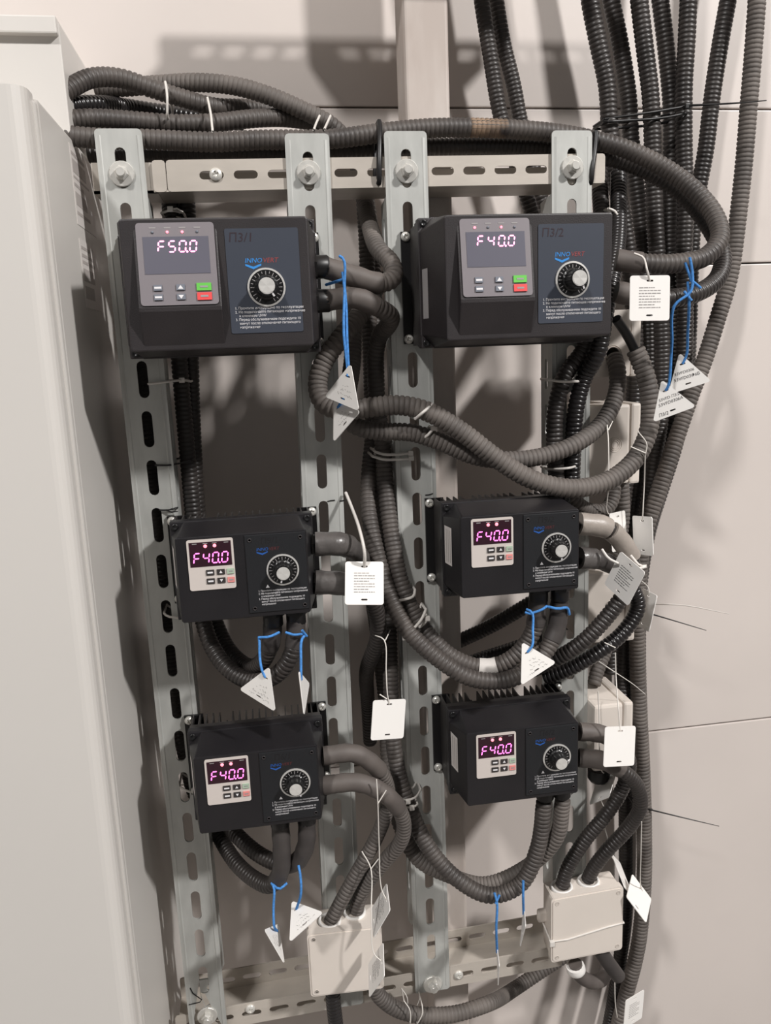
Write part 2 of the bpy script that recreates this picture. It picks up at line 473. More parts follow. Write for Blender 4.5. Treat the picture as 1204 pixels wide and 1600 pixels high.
def cross_channel(label, x0, x1, ztop, slope, phase, y0=.003, depth_=.062, h=.029, cut=None):
    o = root('cross_channel', label, 'channel', ((x0 + x1) / 2, y0 + depth_ / 2, ztop - h), 'slotted cross channels of the rack')
    zz = lambda x: (x - (x0 + x1) / 2) * slope
    zm = ztop - h / 2
    def lip(y, xa, xb):
        m = MB(); hs = []
        x = phase - .033 * 40
        while x < xb:
            if x > xa + .0135 and x < xb - .0135: hs.append(obround(x, zm, .0235, .0078, 5))
            x += .033
        plate(m, rrect(xa, xb, ztop - h, ztop, .003, 2), hs, lambda a, b: (a, y, b + zz(a)), lambda a, b: (a, y + .002, b + zz(a)))
        return m
    if cut:
        lip(y0, x0, cut - .0004).build('lip', 'channel_steel', o); lip(y0, cut + .0004, x1).build('lip', 'channel_steel', o)
    else:
        lip(y0, x0, x1).build('lip', 'channel_steel', o)
    lip(y0 + depth_ - .002, x0, x1).build('lip', 'channel_steel', o)
    w = MB(); n = 2
    w.loft([[(x, y0 + .0006, ztop - h + zz(x)), (x, y0 + depth_ - .0006, ztop - h + zz(x)), (x, y0 + depth_ - .0006, ztop - h + .002 + zz(x)), (x, y0 + .0006, ztop - h + .002 + zz(x))] for x in (x0, x1)])
    w.build('web', 'channel_steel', o)
    return o
ph = at(691.5, 267, .003).x
ch1 = cross_channel('slotted steel cross channel carrying the heads of the four upright rails', .0265, .4875, H0 - .0088, .010, ph, cut=.0395)
q = at(337, 273, .003); pan_screw(ch1, q.x, q.z, .003, .0062)
ic = MB().box((-.03, .006, H0 - .0405), (.03, .0085, H0 - .0125)); ic.box((-.03, .006, H0 - .0405), (.03, .058, H0 - .038))
ic.build('splice_piece', 'channel_steel', ch1)
a = at(400, 1567, .003); b_ = at(759.5, 1501, .003)
ch2 = cross_channel('slotted steel cross channel joining the feet of the upright rails', -.036, .445, (a.z + b_.z) / 2 + .001, (b_.z - a.z) / (b_.x - a.x), ph + .004)
for u, v in ((391, 1576), (716, 1523)):
    q = at(u, v, .003); pan_screw(ch2, q.x, q.z, .003, .0058)
cross_channel('slotted steel cross channel fixed to the post higher up than the rack', .135, .50, H0 + .245, 0, ph)

# ------------------------------------------------------------------ frequency drives
def F(w, h, yf):
    """(u, v) fractions of the front face -> local x, z"""
    return lambda u, v: ((u - .5) * w, (.5 - v) * h)
SEG = {'a': ((.08, 1), (.92, 1)), 'b': ((1, .95), (1, .55)), 'c': ((1, .45), (1, .05)), 'd': ((.08, 0), (.92, 0)), 'e': ((0, .45), (0, .05)), 'f': ((0, .95), (0, .55)), 'g': ((.08, .5), (.92, .5))}
CH = {'F': 'aefg', '4': 'bcfg', '5': 'acdfg', '0': 'abcdef'}
def digit(mb, chs, x, z, w, h, y, th, slant=.12, dot=False):
    for s in CH[chs]:
        (a0, b0), (a1, b1) = SEG[s]
        p = Vector((a0 * w, b0 * h)); q = Vector((a1 * w, b1 * h)); d = (q - p).normalized(); n = Vector((-d.y, d.x)) * th / 2
        pts = [p - d * 0 , p + d * th * .5 + n, q - d * th * .5 + n, q, q - d * th * .5 - n, p + d * th * .5 - n]
        mb.add([(x + a.x + a.y * slant, y, z + a.y) for a in pts], [tuple(range(6))])
    if dot:
        cx, cz = x + w * 1.28, z
        mb.add([(cx + th * .75 * math.cos(k * math.pi / 4), y, cz + th * .75 * math.sin(k * math.pi / 4)) for k in range(8)], [tuple(range(8))])
def quad(mb, x0, x1, z0, z1, y):
    return mb.add([(x0, y, z0), (x1, y, z0), (x1, y, z1), (x0, y, z1)], [(0, 1, 2, 3)])
def chevron(mb, x, z, w, y):
    for a in range(2):
        s = 1 if a else -1
        mb.add([(x, y, z - .34 * w), (x, y, z - .18 * w), (x + s * .5 * w, y, z + .0 * w), (x + s * .5 * w, y, z - .12 * w)], [(0, 1, 2, 3)])
def dial(o, x, z, y, R, ang, cap_r, hgt, yoff=0):
    d = MB().lathe((x, y, z), (0, -1, 0), [(0, R), (.0008, R), (.0009, R * .99)], 36, smooth=False).build('dial_plate', 'dial_black', o, local=True)
    m = MB(); n = 36
    lo = []
    for rr, yy in ((R * 1.03, y), (R * 1.03, y - .0012), (R * .93, y - .0014), (R * .93, y)):
        lo.append([(x + rr * math.cos(2 * math.pi * k / n), yy, z + rr * math.sin(2 * math.pi * k / n)) for k in range(n)])
    m.loft(lo, cap=False); m.build('dial_ring', 'dial_silver', d, local=True)
    t = MB()
    for k in range(21):
        a = math.radians(-60 + 300 * k / 20); L = .2 if k % 2 == 0 else .12
        c, s = math.cos(a), math.sin(a); w = R * .018
        r0, r1 = R * .86, R * (.86 - L)
        t.add([(x + r0 * c - w * s, y - .001, z + r0 * s + w * c), (x + r0 * c + w * s, y - .001, z + r0 * s - w * c), (x + r1 * c + w * s, y - .001, z + r1 * s - w * c), (x + r1 * c - w * s, y - .001, z + r1 * s + w * c)], [(0, 1, 2, 3)])
    t.build('dial_marks', 'ink_grey', d, local=True)
    kb = MB(); lo = []; n = 40
    for tt, rr in ((0, .66), (.002, .66), (.003, .56), (hgt - .001, .50), (hgt, .47)):
        lo.append([(x + R * rr * (1 + (.035 if (k % 2 and tt > .0025) else 0)) * math.cos(2 * math.pi * k / n), y - .0008 - tt, z + R * rr * (1 + (.035 if (k % 2 and tt > .0025) else 0)) * math.sin(2 * math.pi * k / n)) for k in range(n)])
    kb.loft(lo, cap=True)
    kn = kb.build('knob', 'dial_black', o, local=True)
    cp = MB(); nn = 24; yy = y - .0008 - hgt
    cp.lathe((x, yy, z), (0, -1, 0), [(0, cap_r), (.0006, cap_r)], nn, smooth=False)
    # brushed sectors: shallow facets turned to each other
    for k in range(8):
        a0, a1 = 2 * math.pi * k / 8, 2 * math.pi * (k + 1) / 8
        b0 = .0003 if k % 2 else 0
        cp.add([(x, yy - .00085, z), (x + cap_r * .95 * math.cos(a0), yy - .0007 - b0, z + cap_r * .95 * math.sin(a0)), (x + cap_r * .95 * math.cos(a1), yy - .0007 - (.0003 - b0), z + cap_r * .95 * math.sin(a1))], [(0, 1, 2)])
    cp.build('knob_cap', 'knob_cap', kn, local=True)
    p = MB(); ca, sa = math.cos(ang), math.sin(ang); w = R * .05
    r0, r1 = cap_r * .7, R * .66
    p.add([(x + r0 * ca - w * sa, yy - .0008, z + r0 * sa + w * ca), (x + r0 * ca + w * sa, yy - .0008, z + r0 * sa - w * ca), (x + r1 * ca + w * sa, yy + .0012, z + r1 * sa - w * ca), (x + r1 * ca - w * sa, yy + .0012, z + r1 * sa + w * ca)], [(0, 1, 2, 3)])
    p.build('pointer', 'ink_white', kn, local=True)
WARN = ['1. Прочтите инструкцию по эксплуатации', '2. Не подключайте питающее напряжение', '    к клеммам UVW', '3. Перед обслуживанием подождите 10', '    минут после отключения питающего', '    напряжения']
def arrow(mb, x, z, s, y, up):
    k = 1 if up else -1
    mb.add([(x - s, y, z - k * s * .8), (x + s, y, z - k * s * .8), (x, y, z + k * s)], [(0, 1, 2)])
def heatsink(o, w, h, zc, ydepth, pitch, ear, earh, mats='heatsink_black'):
    b = MB().box((-w / 2, -ydepth, zc - h / 2), (w / 2, -ydepth + .010, zc + h / 2)).build('heat_sink', mats, o, local=True)
    n = int((w - .004) / pitch)
    for k in range(n + 1):
        x = -w / 2 + .001 + (w - .003) * k / n
        zt_ = zc + h / 2 - .001
        if k in (n // 3 - 1, 2 * n // 3 + 1): zt_ -= .010
        MB().box((x, -ydepth + .009, zc - h / 2 + .001), (x + .0014, -.0035, zt_)).build('fin', mats, b, local=True)
    for s in (-1, 1):
        e = MB().box((s * (w / 2 - .012), -.0036, zc - earh / 2), (s * (w / 2 + ear), -.0004, zc + earh / 2)).build('mounting_ear', 'rubber_black', o, local=True)
        for t_ in (-1, 1):
            pan_screw_local(e, s * (w / 2 + ear - .0048), zc + t_ * (earh / 2 - .005), -.0036, .0048)
    return b
def pan_screw_local(parent, x, z, y, rr, m='zinc', name='screw'):
    return screw_head(x, z, y, rr, .5).build(name, m, parent, local=True)
def gland(o, c, axis, r, ln, local=True):
    g = MB(); g.lathe(c, axis, [(0, r * 1.25), (.006, r * 1.25)], 6, smooth=False)
    g.lathe(c, axis, [(.006, r * 1.05), (ln, r * 1.05), (ln + .002, r * .9)], 18)
    return g.build('cable_gland', 'rubber_black', o, local=local)

def face_centre(corners, Y):
    q = [at(u, v, Y) for u, v in corners]
    return sum((p.x for p in q)) / 4, sum((p.z for p in q)) / 4
def small_drive(label, corners, hand, ang):
    YF = -.095; W, Hh = .1225, .0832
    xc, zc = face_centre(corners, YF)
    o = root('small_drive', label, 'drive', (xc, 0, zc), 'small black frequency drives')
    rw, rh, rz = .140, .101, -.0022
    heatsink(o, rw - .002, rh - .004, rz, .040, .0068, .0085, .094)
    body = MB(); body.box((-rw / 2, -.051, rz - rh / 2), (rw / 2, -.040, rz + rh / 2))
    housing = body.build('back_frame', 'drive_plastic_small', o, local=True, bevel=.0012)
    l = MB().frustum(-rw / 2 + .001, rw / 2 - .001, rz - rh / 2 + .001, rz + rh / 2 - .001, -.051, -W / 2, W / 2, -Hh / 2, Hh / 2, YF, .013, .0016)
    lid = l.build('front_cover', 'drive_plastic_small', o, local=True, bevel=.0011)
    for sx in (-1, 1):
        for sz in (-1, 1):
            MB().lathe((sx * (rw / 2 - .0052), -.051, rz + sz * (rh / 2 - .0052)), (0, -1, 0), [(0, .0034), (.0016, .0034), (.002, .0026), (.0012, .0015), (.0011, .0002)], 12).build('cover_screw', 'dial_black', o, local=True)
    f = F(W, Hh, YF)
    # right panel
    x0, z1 = f(.522, .025); x1, z0 = f(.988, .945)
    pn = MB().box((x0, YF - .0012, z0), (x1, YF + .001, z1)).build('right_panel', 'panel_black', o, local=True, bevel=.0005)
    yp = YF - .0012
    for u, v in ((.56, .085), (.95, .085), (.565, .895), (.955, .895)):
        x, z = f(u, v); MB().lathe((x, yp, z), (0, -1, 0), [(0, .0021), (.0005, .0021), (.0006, .0014), (-.0002, .0009), (-.0003, .0001)], 12).build('panel_screw', 'drive_plastic', pn, local=True)
    x, z = f(.80, .455); R = .0150
    dial(o, x, z, yp, R, ang, .0063, .0135)
    t = MB(); xl, zl = f(.605, .215)
    put_text(t, 'INNO', .0043, lambda a, b: (xl + a, yp - .0002, zl + b), shear=.2); chevron(t, xl + .0056, zl - .0006, .0105, yp - .0002)
    t.build('logo_left', 'ink_blue_dark', pn, local=True)
    t = MB(); put_text(t, 'VERT', .0043, lambda a, b: (xl + .0117 + a, yp - .0002, zl + b), shear=.2); t.build('logo_right', 'ink_red_dark', pn, local=True)
    t = MB(); xt, zt_ = f(.60, .70)
    for k, s in enumerate(WARN): put_text(t, s, .00265, lambda a, b, k=k: (xt + a * .86, yp - .0002, zt_ - k * .00268 + b))
    xw, zw = f(.675, .655); t.add([(xw - .0018, yp - .0002, zw), (xw + .0018, yp - .0002, zw), (xw, yp - .0002, zw + .003)], [(0, 1, 2)])
    t.build('printed_warning', 'ink_white', pn, local=True)
    t = MB(); xh, zh = f(.64, .135); put_text(t, hand, .0085, lambda a, b: (xh + a, yp - .0002, zh + b), shear=.1); t.build('marker_writing', 'ink_marker_black', pn, local=True)
    # keypad
    kx0, kz1 = f(.085, .035); kx1, kz0 = f(.435, .625); kw, kh = kx1 - kx0, kz1 - kz0
    m = MB(); plate(m, rrect(kx0, kx1, kz0, kz1, .002, 3), [], lambda a, b: (a, YF - .0012, b), lambda a, b: (a, YF + .0005, b))
    kp = m.build('keypad', 'keypad_silver', o, local=True)
    sc = MB().box((kx0 + .05 * kw, YF - .0016, kz0 + .47 * kh), (kx1 - .05 * kw, YF - .001, kz1 - .05 * kh)).build('display', 'screen_black', kp, local=True)
    ys = YF - .0019
    dh, dw, th = .2 * kh, .122 * kw, .0012
    for k, ch in enumerate('F400'):
        d = MB(); digit(d, ch, kx0 + (.125 + .2 * k) * kw, kz0 + .535 * kh, dw, dh, ys, th, .14, dot=(k == 2)); d.build('digit', 'led_segment_small', sc if False else kp, local=True)
    for u in (.40, .60):
        MB().lathe((kx0 + u * kw, ys, kz0 + .87 * kh), (0, -1, 0), [(0, .0017), (.0006, .0015), (.0009, .0006)], 12).build('indicator_light', 'led_dot', kp, local=True)
    t = MB()
    for u in (.12, .35, .55, .8): quad(t, kx0 + u * kw, kx0 + (u + .1) * kw, kz0 + .915 * kh, kz0 + .93 * kh, ys)
    t.build('printed_names', 'ink_grey', kp, local=True)
    for r_ in range(2):
        for c_ in range(3):
            bx, bz = kx0 + (.46, .69, .91)[c_] * kw, kz0 + (.345, .175)[r_] * kh
            hw_, hh_ = (.0037, .0025)
            mname = ('button_mint', 'button_pink')[r_] if c_ == 2 else 'button_dark'
            bt = MB().box((bx - hw_, YF - .0022, bz - hh_), (bx + hw_ * (1 if c_ < 2 else .75), YF - .001, bz + hh_)).build('button', mname, kp, local=True)
            g = MB()
            if c_ == 1: arrow(g, bx, bz, .0015, YF - .0024, r_ == 0)
            elif c_ == 0: quad(g, bx - .0025, bx + .0025, bz - .0008, bz + .0008, YF - .0024)
            else: quad(g, bx - .002, bx + .0015, bz - .0006, bz + .0006, YF - .0024)
            g.build('glyph', 'ink_white' if c_ < 2 else 'ink_grey', bt, local=True)
    # side labels and glands
    xs = lambda y: -rw / 2 + .001 + (-.051 - y) * ((rw / 2 - .001 - W / 2) / .044) - .0003
    sl_ = MB().add([(xs(-.0555), -.0555, -.014), (xs(-.073), -.073, -.014), (xs(-.073), -.073, .026), (xs(-.0555), -.0555, .026)], [(0, 1, 2, 3)]).build('side_label', 'label_paper', o, local=True)
    pl = MB()
    for yy in (-.060, -.0645, -.069): pl.add([(xs(yy) - .0002, yy, -.011), (xs(yy - .0012) - .0002, yy - .0012, -.011), (xs(yy - .0012) - .0002, yy - .0012, .023), (xs(yy) - .0002, yy, .023)], [(0, 1, 2, 3)])
    pl.build('print', 'label_ink', sl_, local=True)
    gs = []
    return o, xc, zc, rw, rh, rz

LED_L = {'a': (1, 2), 'b': (0, 2)}
def large_drive(label, corners, hand, shown, ang, leds):
    YF = -.12; W, Hh = .1565, .1085
    xc, zc = face_centre(corners, YF)
    o = root('large_drive', label, 'drive', (xc, 0, zc), 'large dark grey frequency drives')
    rw, rh, rz = .178, .122, .001
    heatsink(o, rw - .002, rh - .004, rz, .042, .0074, .0085, .112)
    MB().box((-rw / 2, -.056, rz - rh / 2), (rw / 2, -.042, rz + rh / 2)).build('back_frame', 'drive_plastic', o, local=True, bevel=.0015)
    MB().frustum(-rw / 2 + .001, rw / 2 - .001, rz - rh / 2 + .001, rz + rh / 2 - .001, -.056, -W / 2, W / 2, -Hh / 2, Hh / 2, YF, .012, .0016).build('front_cover', 'drive_plastic', o, local=True, bevel=.0014)
    for sx in (-1, 1):
        for sz in (-1, 1):
            MB().lathe((sx * (rw / 2 - .005), -.056, rz + sz * (rh / 2 - .005)), (0, -1, 0), [(0, .0034), (.0016, .0034), (.002, .0026), (.0012, .0015), (.0011, .0002)], 12).build('cover_screw', 'dial_black', o, local=True)
    f = F(W, Hh, YF)
    # wedge that carries the keypad
    ux0, ux1 = .07, .51
    xa, zt_ = f(ux0, .02); xb, zm = f(ux1, .672); _, zb = f(.5, .985)
    pr = .0095
    wd = MB().add([(xa, YF + .001, zt_), (xb, YF + .001, zt_), (xa, YF - pr, zm), (xb, YF - pr, zm), (xa, YF + .001, zb), (xb, YF + .001, zb), (xa, YF - pr, zm - .003), (xb, YF - pr, zm - .003)],
                  [(0, 1, 3, 2), (2, 3, 7, 6), (6, 7, 5, 4), (0, 2, 6, 4), (1, 5, 7, 3), (0, 4, 5, 1)])
    wd.build('keypad_housing', 'drive_plastic', o, local=True, bevel=.0012)
    # keypad lies on the sloping face
    L = math.hypot(zt_ - zm, pr + .001)
    def K(a, b, e=0.0):
        """a 0..1 across, b 0..1 down the slope, e out of it"""
        x = xa + (xb - xa) * (.035 + .93 * a); s = .02 + .955 * b
        z = zt_ + (zm - zt_) * s; y = (YF + .001) + (-pr - .001) * s
        return (x, y - e, z)
    kw, kl = (xb - xa) * .93, L * .955
    m = MB()
    plate(m, [(a / kw, b / kl) for a, b in rrect(0, kw, 0, kl, .0028, 3)], [], lambda a, b: K(a, b, .001), lambda a, b: K(a, b, -.0002))
    kp = m.build('keypad', 'keypad_grey', o, local=True)
    m = MB(); plate(m, [(.08, .17), (.92, .17), (.92, .62), (.08, .62)], [], lambda a, b: K(a, b, .0013), lambda a, b: K(a, b, .0005))
    sc = m.build('display', 'screen_grey', kp, local=True)
    x0 = xa + (xb - xa) * .035
    for k, ch in enumerate('F' + shown):
        d = MB(); tmp = MB(); digit(tmp, ch, 0, 0, .0052, .0088, 0, .00135, .12, dot=(k == 2))
        off = (.265, .40, .535, .67)[k] if shown[0] == '5' else (.235, .385, .535, .675)[k]
        d.add([K(off + v[0] / kw, .355 - v[2] / kl, .0017) for v in tmp.v], tmp.f); d.build('digit', 'led_segment', kp, local=True)
    for i, a in enumerate((.21, .40, .59, .78)):
        p = K(a, .115, .0012)
        MB().lathe(p, (0, -1, 0), [(0, .0012), (.0005, .0011), (.0007, .0004)], 10).build('indicator_light', 'led_dot' if i in leds else 'button_grey', kp, local=True)
    t = MB()
    for a in (.17, .36, .55, .74): t.add([K(a, .055, .0012), K(a + .085, .055, .0012), K(a + .085, .07, .0012), K(a, .07, .0012)], [(0, 1, 2, 3)])
    t.build('printed_names', 'ink_grey', kp, local=True)
    for r_ in range(2):
        for c_ in range(3):
            a, b = (.23, .52, .82)[c_], (.785, .9)[r_]
            ha, hb = (.055, .035) if c_ < 2 else (.095, .046)
            mname = ('button_green', 'button_red')[r_] if c_ == 2 else 'button_grey'
            q = MB(); plate(q, [(a - ha, b - hb), (a + ha, b - hb), (a + ha, b + hb), (a - ha, b + hb)], [], lambda s, t_: K(s, t_, .0022), lambda s, t_: K(s, t_, .0008))
            bt = q.build('button', mname, kp, local=True)
            g = MB()
            if c_ == 1:
                k = -1 if r_ == 0 else 1
                g.add([K(a - .035, b - k * .02, .0024), K(a + .035, b - k * .02, .0024), K(a, b + k * .026, .0024)], [(0, 1, 2)])
            else:
                w_ = .045 if c_ == 0 else .05
                g.add([K(a - w_, b - .012, .0024), K(a + w_, b - .012, .0024), K(a + w_, b + .012, .0024), K(a - w_, b + .012, .0024)], [(0, 1, 2, 3)])
            g.build('glyph', 'ink_white' if c_ < 2 else 'ink_grey', bt, local=True)
    # printed label on the right half
    x0, z1 = f(.548, .085); x1, z0 = f(.945, .885)
    m = MB(); plate(m, rrect(x0, x1, z0, z1, .0015, 2), [], lambda a, b: (a, YF - .0006, b), lambda a, b: (a, YF + .0004, b))
    lb = m.build('front_label', 'label_blue', o, local=True); yp = YF - .0008
    x, z = f(.755, .535); dial(o, x, z, YF - .0006, .0158, ang, .0069, .0165)
    xl, zl = f(.645, .345); t = MB()
    put_text(t, 'INNO', .0056, lambda a, b: (xl + a, yp, zl + b), shear=.2); chevron(t, xl + .0072, zl - .0008, .0135, yp); t.build('logo_left', 'ink_blue', lb, local=True)
    t = MB(); put_text(t, 'VERT', .0056, lambda a, b: (xl + .0153 + a, yp, zl + b), shear=.2); t.build('logo_right', 'ink_red', lb, local=True)
    t = MB(); xt, zt2 = f(.575, .70)
    for k, s in enumerate(WARN): put_text(t, s, .0031, lambda a, b, k=k: (xt + a * .94, yp, zt2 - k * .0032 + b))
    t.build('printed_warning', 'ink_white', lb, local=True)
    t = MB(); xh, zh = f(.565, .185); put_text(t, hand, .0105, lambda a, b: (xh + a, yp, zh + b), shear=.1); t.build('marker_writing', 'ink_marker', lb, local=True)
    xs = lambda y: -rw / 2 + .001 + (-.056 - y) * ((rw / 2 - .001 - W / 2) / .064) - .0003
    MB().add([(xs(-.0615), -.0615, -.032), (xs(-.076), -.076, -.032), (xs(-.076), -.076, .014), (xs(-.0615), -.0615, .014)], [(0, 1, 2, 3)]).build('side_label', 'ink_grey', o, local=True)
    return o, xc, zc, rw, rh, rz
D = {}
D['L1'] = large_drive('large dark drive showing 50.0, marked П3/1, across the rails by the cabinet', [(183.7, 339.8), (478.7, 337.4), (492.7, 546.7), (203.4, 545.3)], 'П3/1', '500', math.radians(-55), (1, 2))
D['L2'] = large_drive('large dark drive marked П3/2, below the looped conduits beside the hanging bundle', [(693, 336), (960, 333), (951, 524), (699, 530.5)], 'П3/2', '400', math.radians(-62), (0, 2))
D['ML'] = small_drive('small black drive between the large П3/1 drive and the lowest drive by the cabinet', [(272.4, 841), (481, 826), (485.5, 957), (281.4, 974)], 'П9/1', math.radians(-105))
D['MR'] = small_drive('small black drive directly under the large П3/2 drive', [(718.6, 810), (902, 794), (903.5, 918.6), (724.4, 935.3)], 'П9/2', math.radians(-85))
D['LL'] = small_drive('lowest black drive on the cabinet side, above the square white junction box', [(302.8, 1186.3), (497, 1163), (500, 1279), (312, 1304)], 'П6/1', math.radians(-60))
D['LR'] = small_drive('lowest black drive beside the hanging bundle, above the box strapped with a tie', [(729.4, 1146), (902, 1127), (901, 1240), (731.6, 1259.5)], 'П6/2', math.radians(20))
# ------------------------------------------------------------------ corrugated conduits
RING = ((0.0, .875), (.14, .955), (.30, 1.0), (.70, 1.0), (.86, .955))
def conduit(label, m, rmm, pts, sleeves=(), group=None, seg=14, name='corrugated_conduit', plain=False, ext=(0, 0)):
    """pts: (px, py, distance Y behind the rail faces); rmm: outer radius in mm; sleeves: (from, to) along 0..1, material, growth"""
    R = rmm / 1000
    W = [at(u, v, y) for u, v, y in pts]
    if ext[0]: W.insert(0, W[0] + (W[0] - W[1]).normalized() * ext[0])
    if ext[1]: W.append(W[-1] + (W[-1] - W[-2]).normalized() * ext[1])
    pitch = .0046 * (R / .0085) ** .6
    base = smooth_path(W, pitch)
    mb = MB()
    if plain:
        mb.tube(base, R, seg)
    else:
        P = [base[0]]; rr = [R * .875]
        for i in range(len(base) - 1):
            for t, k in RING:
                if i == 0 and t == 0: continue
                P.append(base[i].lerp(base[i + 1], t)); rr.append(R * k)
        P.append(base[-1]); rr.append(R * .875)
        # centre line smoothed so that the ridges follow the bend
        mb.tube(P, rr, seg)
    o = mb.build(name, m)
    tag_(o, label, 'conduit', group)
    n = len(base)
    for sv in sleeves:
        if sv[0] == 'px':
            _, u, v, half, sm, gr = sv
            j = min(range(n), key=lambda i: float(np.sum((proj(base[i]) - np.array([u, v])) ** 2))); k = max(2, int(round(half / pitch)))
            s0, s1 = max(0, j - k) / (n - 1), min(n - 1, j + k) / (n - 1)
        else:
            s0, s1, sm, gr = sv
        i0, i1 = int(s0 * (n - 1)), max(int(s0 * (n - 1)) + 2, int(s1 * (n - 1)))
        seg_pts = base[i0:i1 + 1]
        rr = [R * gr * (1 + .03 * math.sin(i * 1.7)) for i in range(len(seg_pts))]
        rr[-1] *= .97
        if 'stain' in sm:
            sp, rr = [], []
            for i in range(len(seg_pts) - 1):
                for t, k in RING: sp.append(seg_pts[i].lerp(seg_pts[i + 1], t)); rr.append(R * k * gr)
            seg_pts = sp
        sl = MB().tube(seg_pts, rr, 16).build('tape_wrap' if 'tape' in sm else ('stain' if 'stain' in sm else 'smooth_sleeve'), sm, o)
    return o, base
CO = {}
GC = 'corrugated conduits'
def C(key, label, m, rmm, pts, sleeves=(), **k):
    CO[key] = conduit(label, m, rmm, pts, sleeves, **k)
    return CO[key]
BK, CL, DU, GR, MI = 'conduit_black', 'conduit_clean', 'conduit_dusty', 'conduit_grey', 'conduit_mid'
C('T1', 'dusty conduit along the tray top, looping into the upper side of П3/2', MI, 9.6,
  [(92, 210, 0.0123), (112, 213, 0.0131), (167, 217, 0.0143), (234, 218, 0.0162), (334, 222, 0.0174), (400, 219, 0.0183), (520, 217, 0.019), (600, 207, 0.0215), (680, 200, 0.0237), (800, 202, 0.0238), (900, 213, 0.022), (985, 236, 0.012), (1060, 277, -0.005), (1112, 330, -0.03), (1124, 372, -0.05), (1100, 402, -0.062), (1050, 412, -0.068), (1000, 411, -0.066), (962, 406, -0.06)],
  [(.975, 1, 'shrink_sleeve', 1.12), ('px', 765, 201, .020, 'stain_tan', 1.006)])
C('T2', 'dark conduit under the tray-top conduit, looping into the lower side of the П3/2 drive', BK, 9.4,
  [(138, 241, 0.045), (166, 240, 0.044), (300, 240, 0.0439), (450, 238, 0.0439), (600, 232, 0.0439), (700, 230, 0.0419), (830, 231, 0.0419), (930, 242, 0.0399), (1000, 262, 0.034), (1065, 303, 0.02), (1105, 350, 0), (1128, 400, -0.026), (1118, 438, -0.05), (1075, 462, -0.066), (1020, 466, -0.068), (962, 456, -0.062)],
  [(.97, 1, 'shrink_sleeve', 1.15)])
C('A', 'topmost conduit by the cream box, running down to the lowest drive by the bundle', MI, 9.2,
  [(88, 151, 0.0146), (106, 140, 0.0249), (143, 122, 0.0411), (186, 122, 0.0544), (233, 137, 0.0635), (286, 154, 0.0677), (333, 167, 0.0798), (400, 170, 0.0999), (480, 183, 0.1119), (530, 212, 0.13), (558, 260, 0.14), (574, 320, 0.14), (582, 410, 0.13), (586, 500, 0.112), (588, 570, 0.1), (590, 640, 0.095), (592, 700, 0.085), (598, 800, 0.062), (603, 880, 0.048), (607, 960, 0.032), (610, 1060, 0.012), (613, 1150, -0.004), (622, 1205, -0.014), (641, 1264, -0.024), (668, 1322, -0.038), (712, 1372, -0.052), (765, 1399, -0.062), (812, 1382, -0.066), (840, 1325, -0.066), (850, 1252, -0.066)],
  [])
C('B', 'dusty conduit arching over the bundle and down into the side of the П3/1 drive', DU, 9.2,
  [(148, 138, 0.0939), (198, 136, 0.0926), (249, 132, 0.0876), (308, 129, 0.0769), (365, 134, 0.0705), (415, 148, 0.0664), (470, 171, 0.067), (520, 198, 0.0762), (550, 234, 0.0887), (564, 277, 0.0914), (570, 318, 0.077), (577, 352, 0.0411), (591, 390, -0.0054), (612, 413, -0.0287), (614, 434, -0.0398), (594, 443, -0.0457), (556, 433, -0.0494), (504, 417, -0.052)],
  [(.9, 1, 'shrink_sleeve', 1.14)])
C('Cc', 'short black conduit tucked in the middle of the bundle by the cream box', CL, 8.8,
  [(88, 170, 0.0349), (108, 166, 0.0398), (150, 163, 0.0628), (200, 168, 0.1099), (246, 175, 0.1232), (300, 183, 0.1206), (380, 192, 0.135)])
C('Dd', 'conduit low in the bundle by the cream box, ending under the drive below П3/2', MI, 9.2,
  [(92, 191, 0.024), (112, 187, 0.0292), (150, 185, 0.0365), (200, 188, 0.042), (266, 193, 0.0477), (333, 192, 0.0536), (400, 185, 0.0656), (450, 185, 0.0815), (500, 195, 0.0961), (540, 222, 0.1127), (562, 270, 0.1165), (570, 340, 0.1143), (574, 430, 0.1061), (577, 520, 0.092), (580, 600, 0.0759), (582, 680, 0.0498), (576, 750, 0.0276), (578, 812, 0.0055), (594, 885, -0.0147), (610, 935, -0.0308), (638, 986, -0.0487), (689, 1033, -0.0625), (740, 1061, -0.0714), (800, 1060, -0.0743), (845, 1027, -0.0722), (868, 985, -0.0671), (874, 940, -0.066)],
  [(.965, 1, 'black_sleeve', 1.06)])
C('C2', 'conduit from the lower side of П3/1, swinging up under the drive below П3/2', MI, 9.2,
  [(504, 470, -0.052), (556, 466, -0.0563), (591, 481, -0.0508), (610, 494, -0.0371), (605, 510, -0.0156), (592, 526, 0.0084), (586, 560, 0.0189), (588, 620, 0.0214), (598, 700, 0.0178), (602, 760, 0.0102), (613, 845, -0.0075), (628, 915, -0.0214), (657, 976, -0.0314), (706, 1026, -0.0475), (758, 1043, -0.0576), (800, 1028, -0.0637), (832, 988, -0.0659), (841, 935, -0.066)],
  [(0, .09, 'shrink_sleeve', 1.1), (.955, 1, 'black_sleeve', 1.06), ('px', 761, 1042, .0075, 'tape_white', 1.06)])
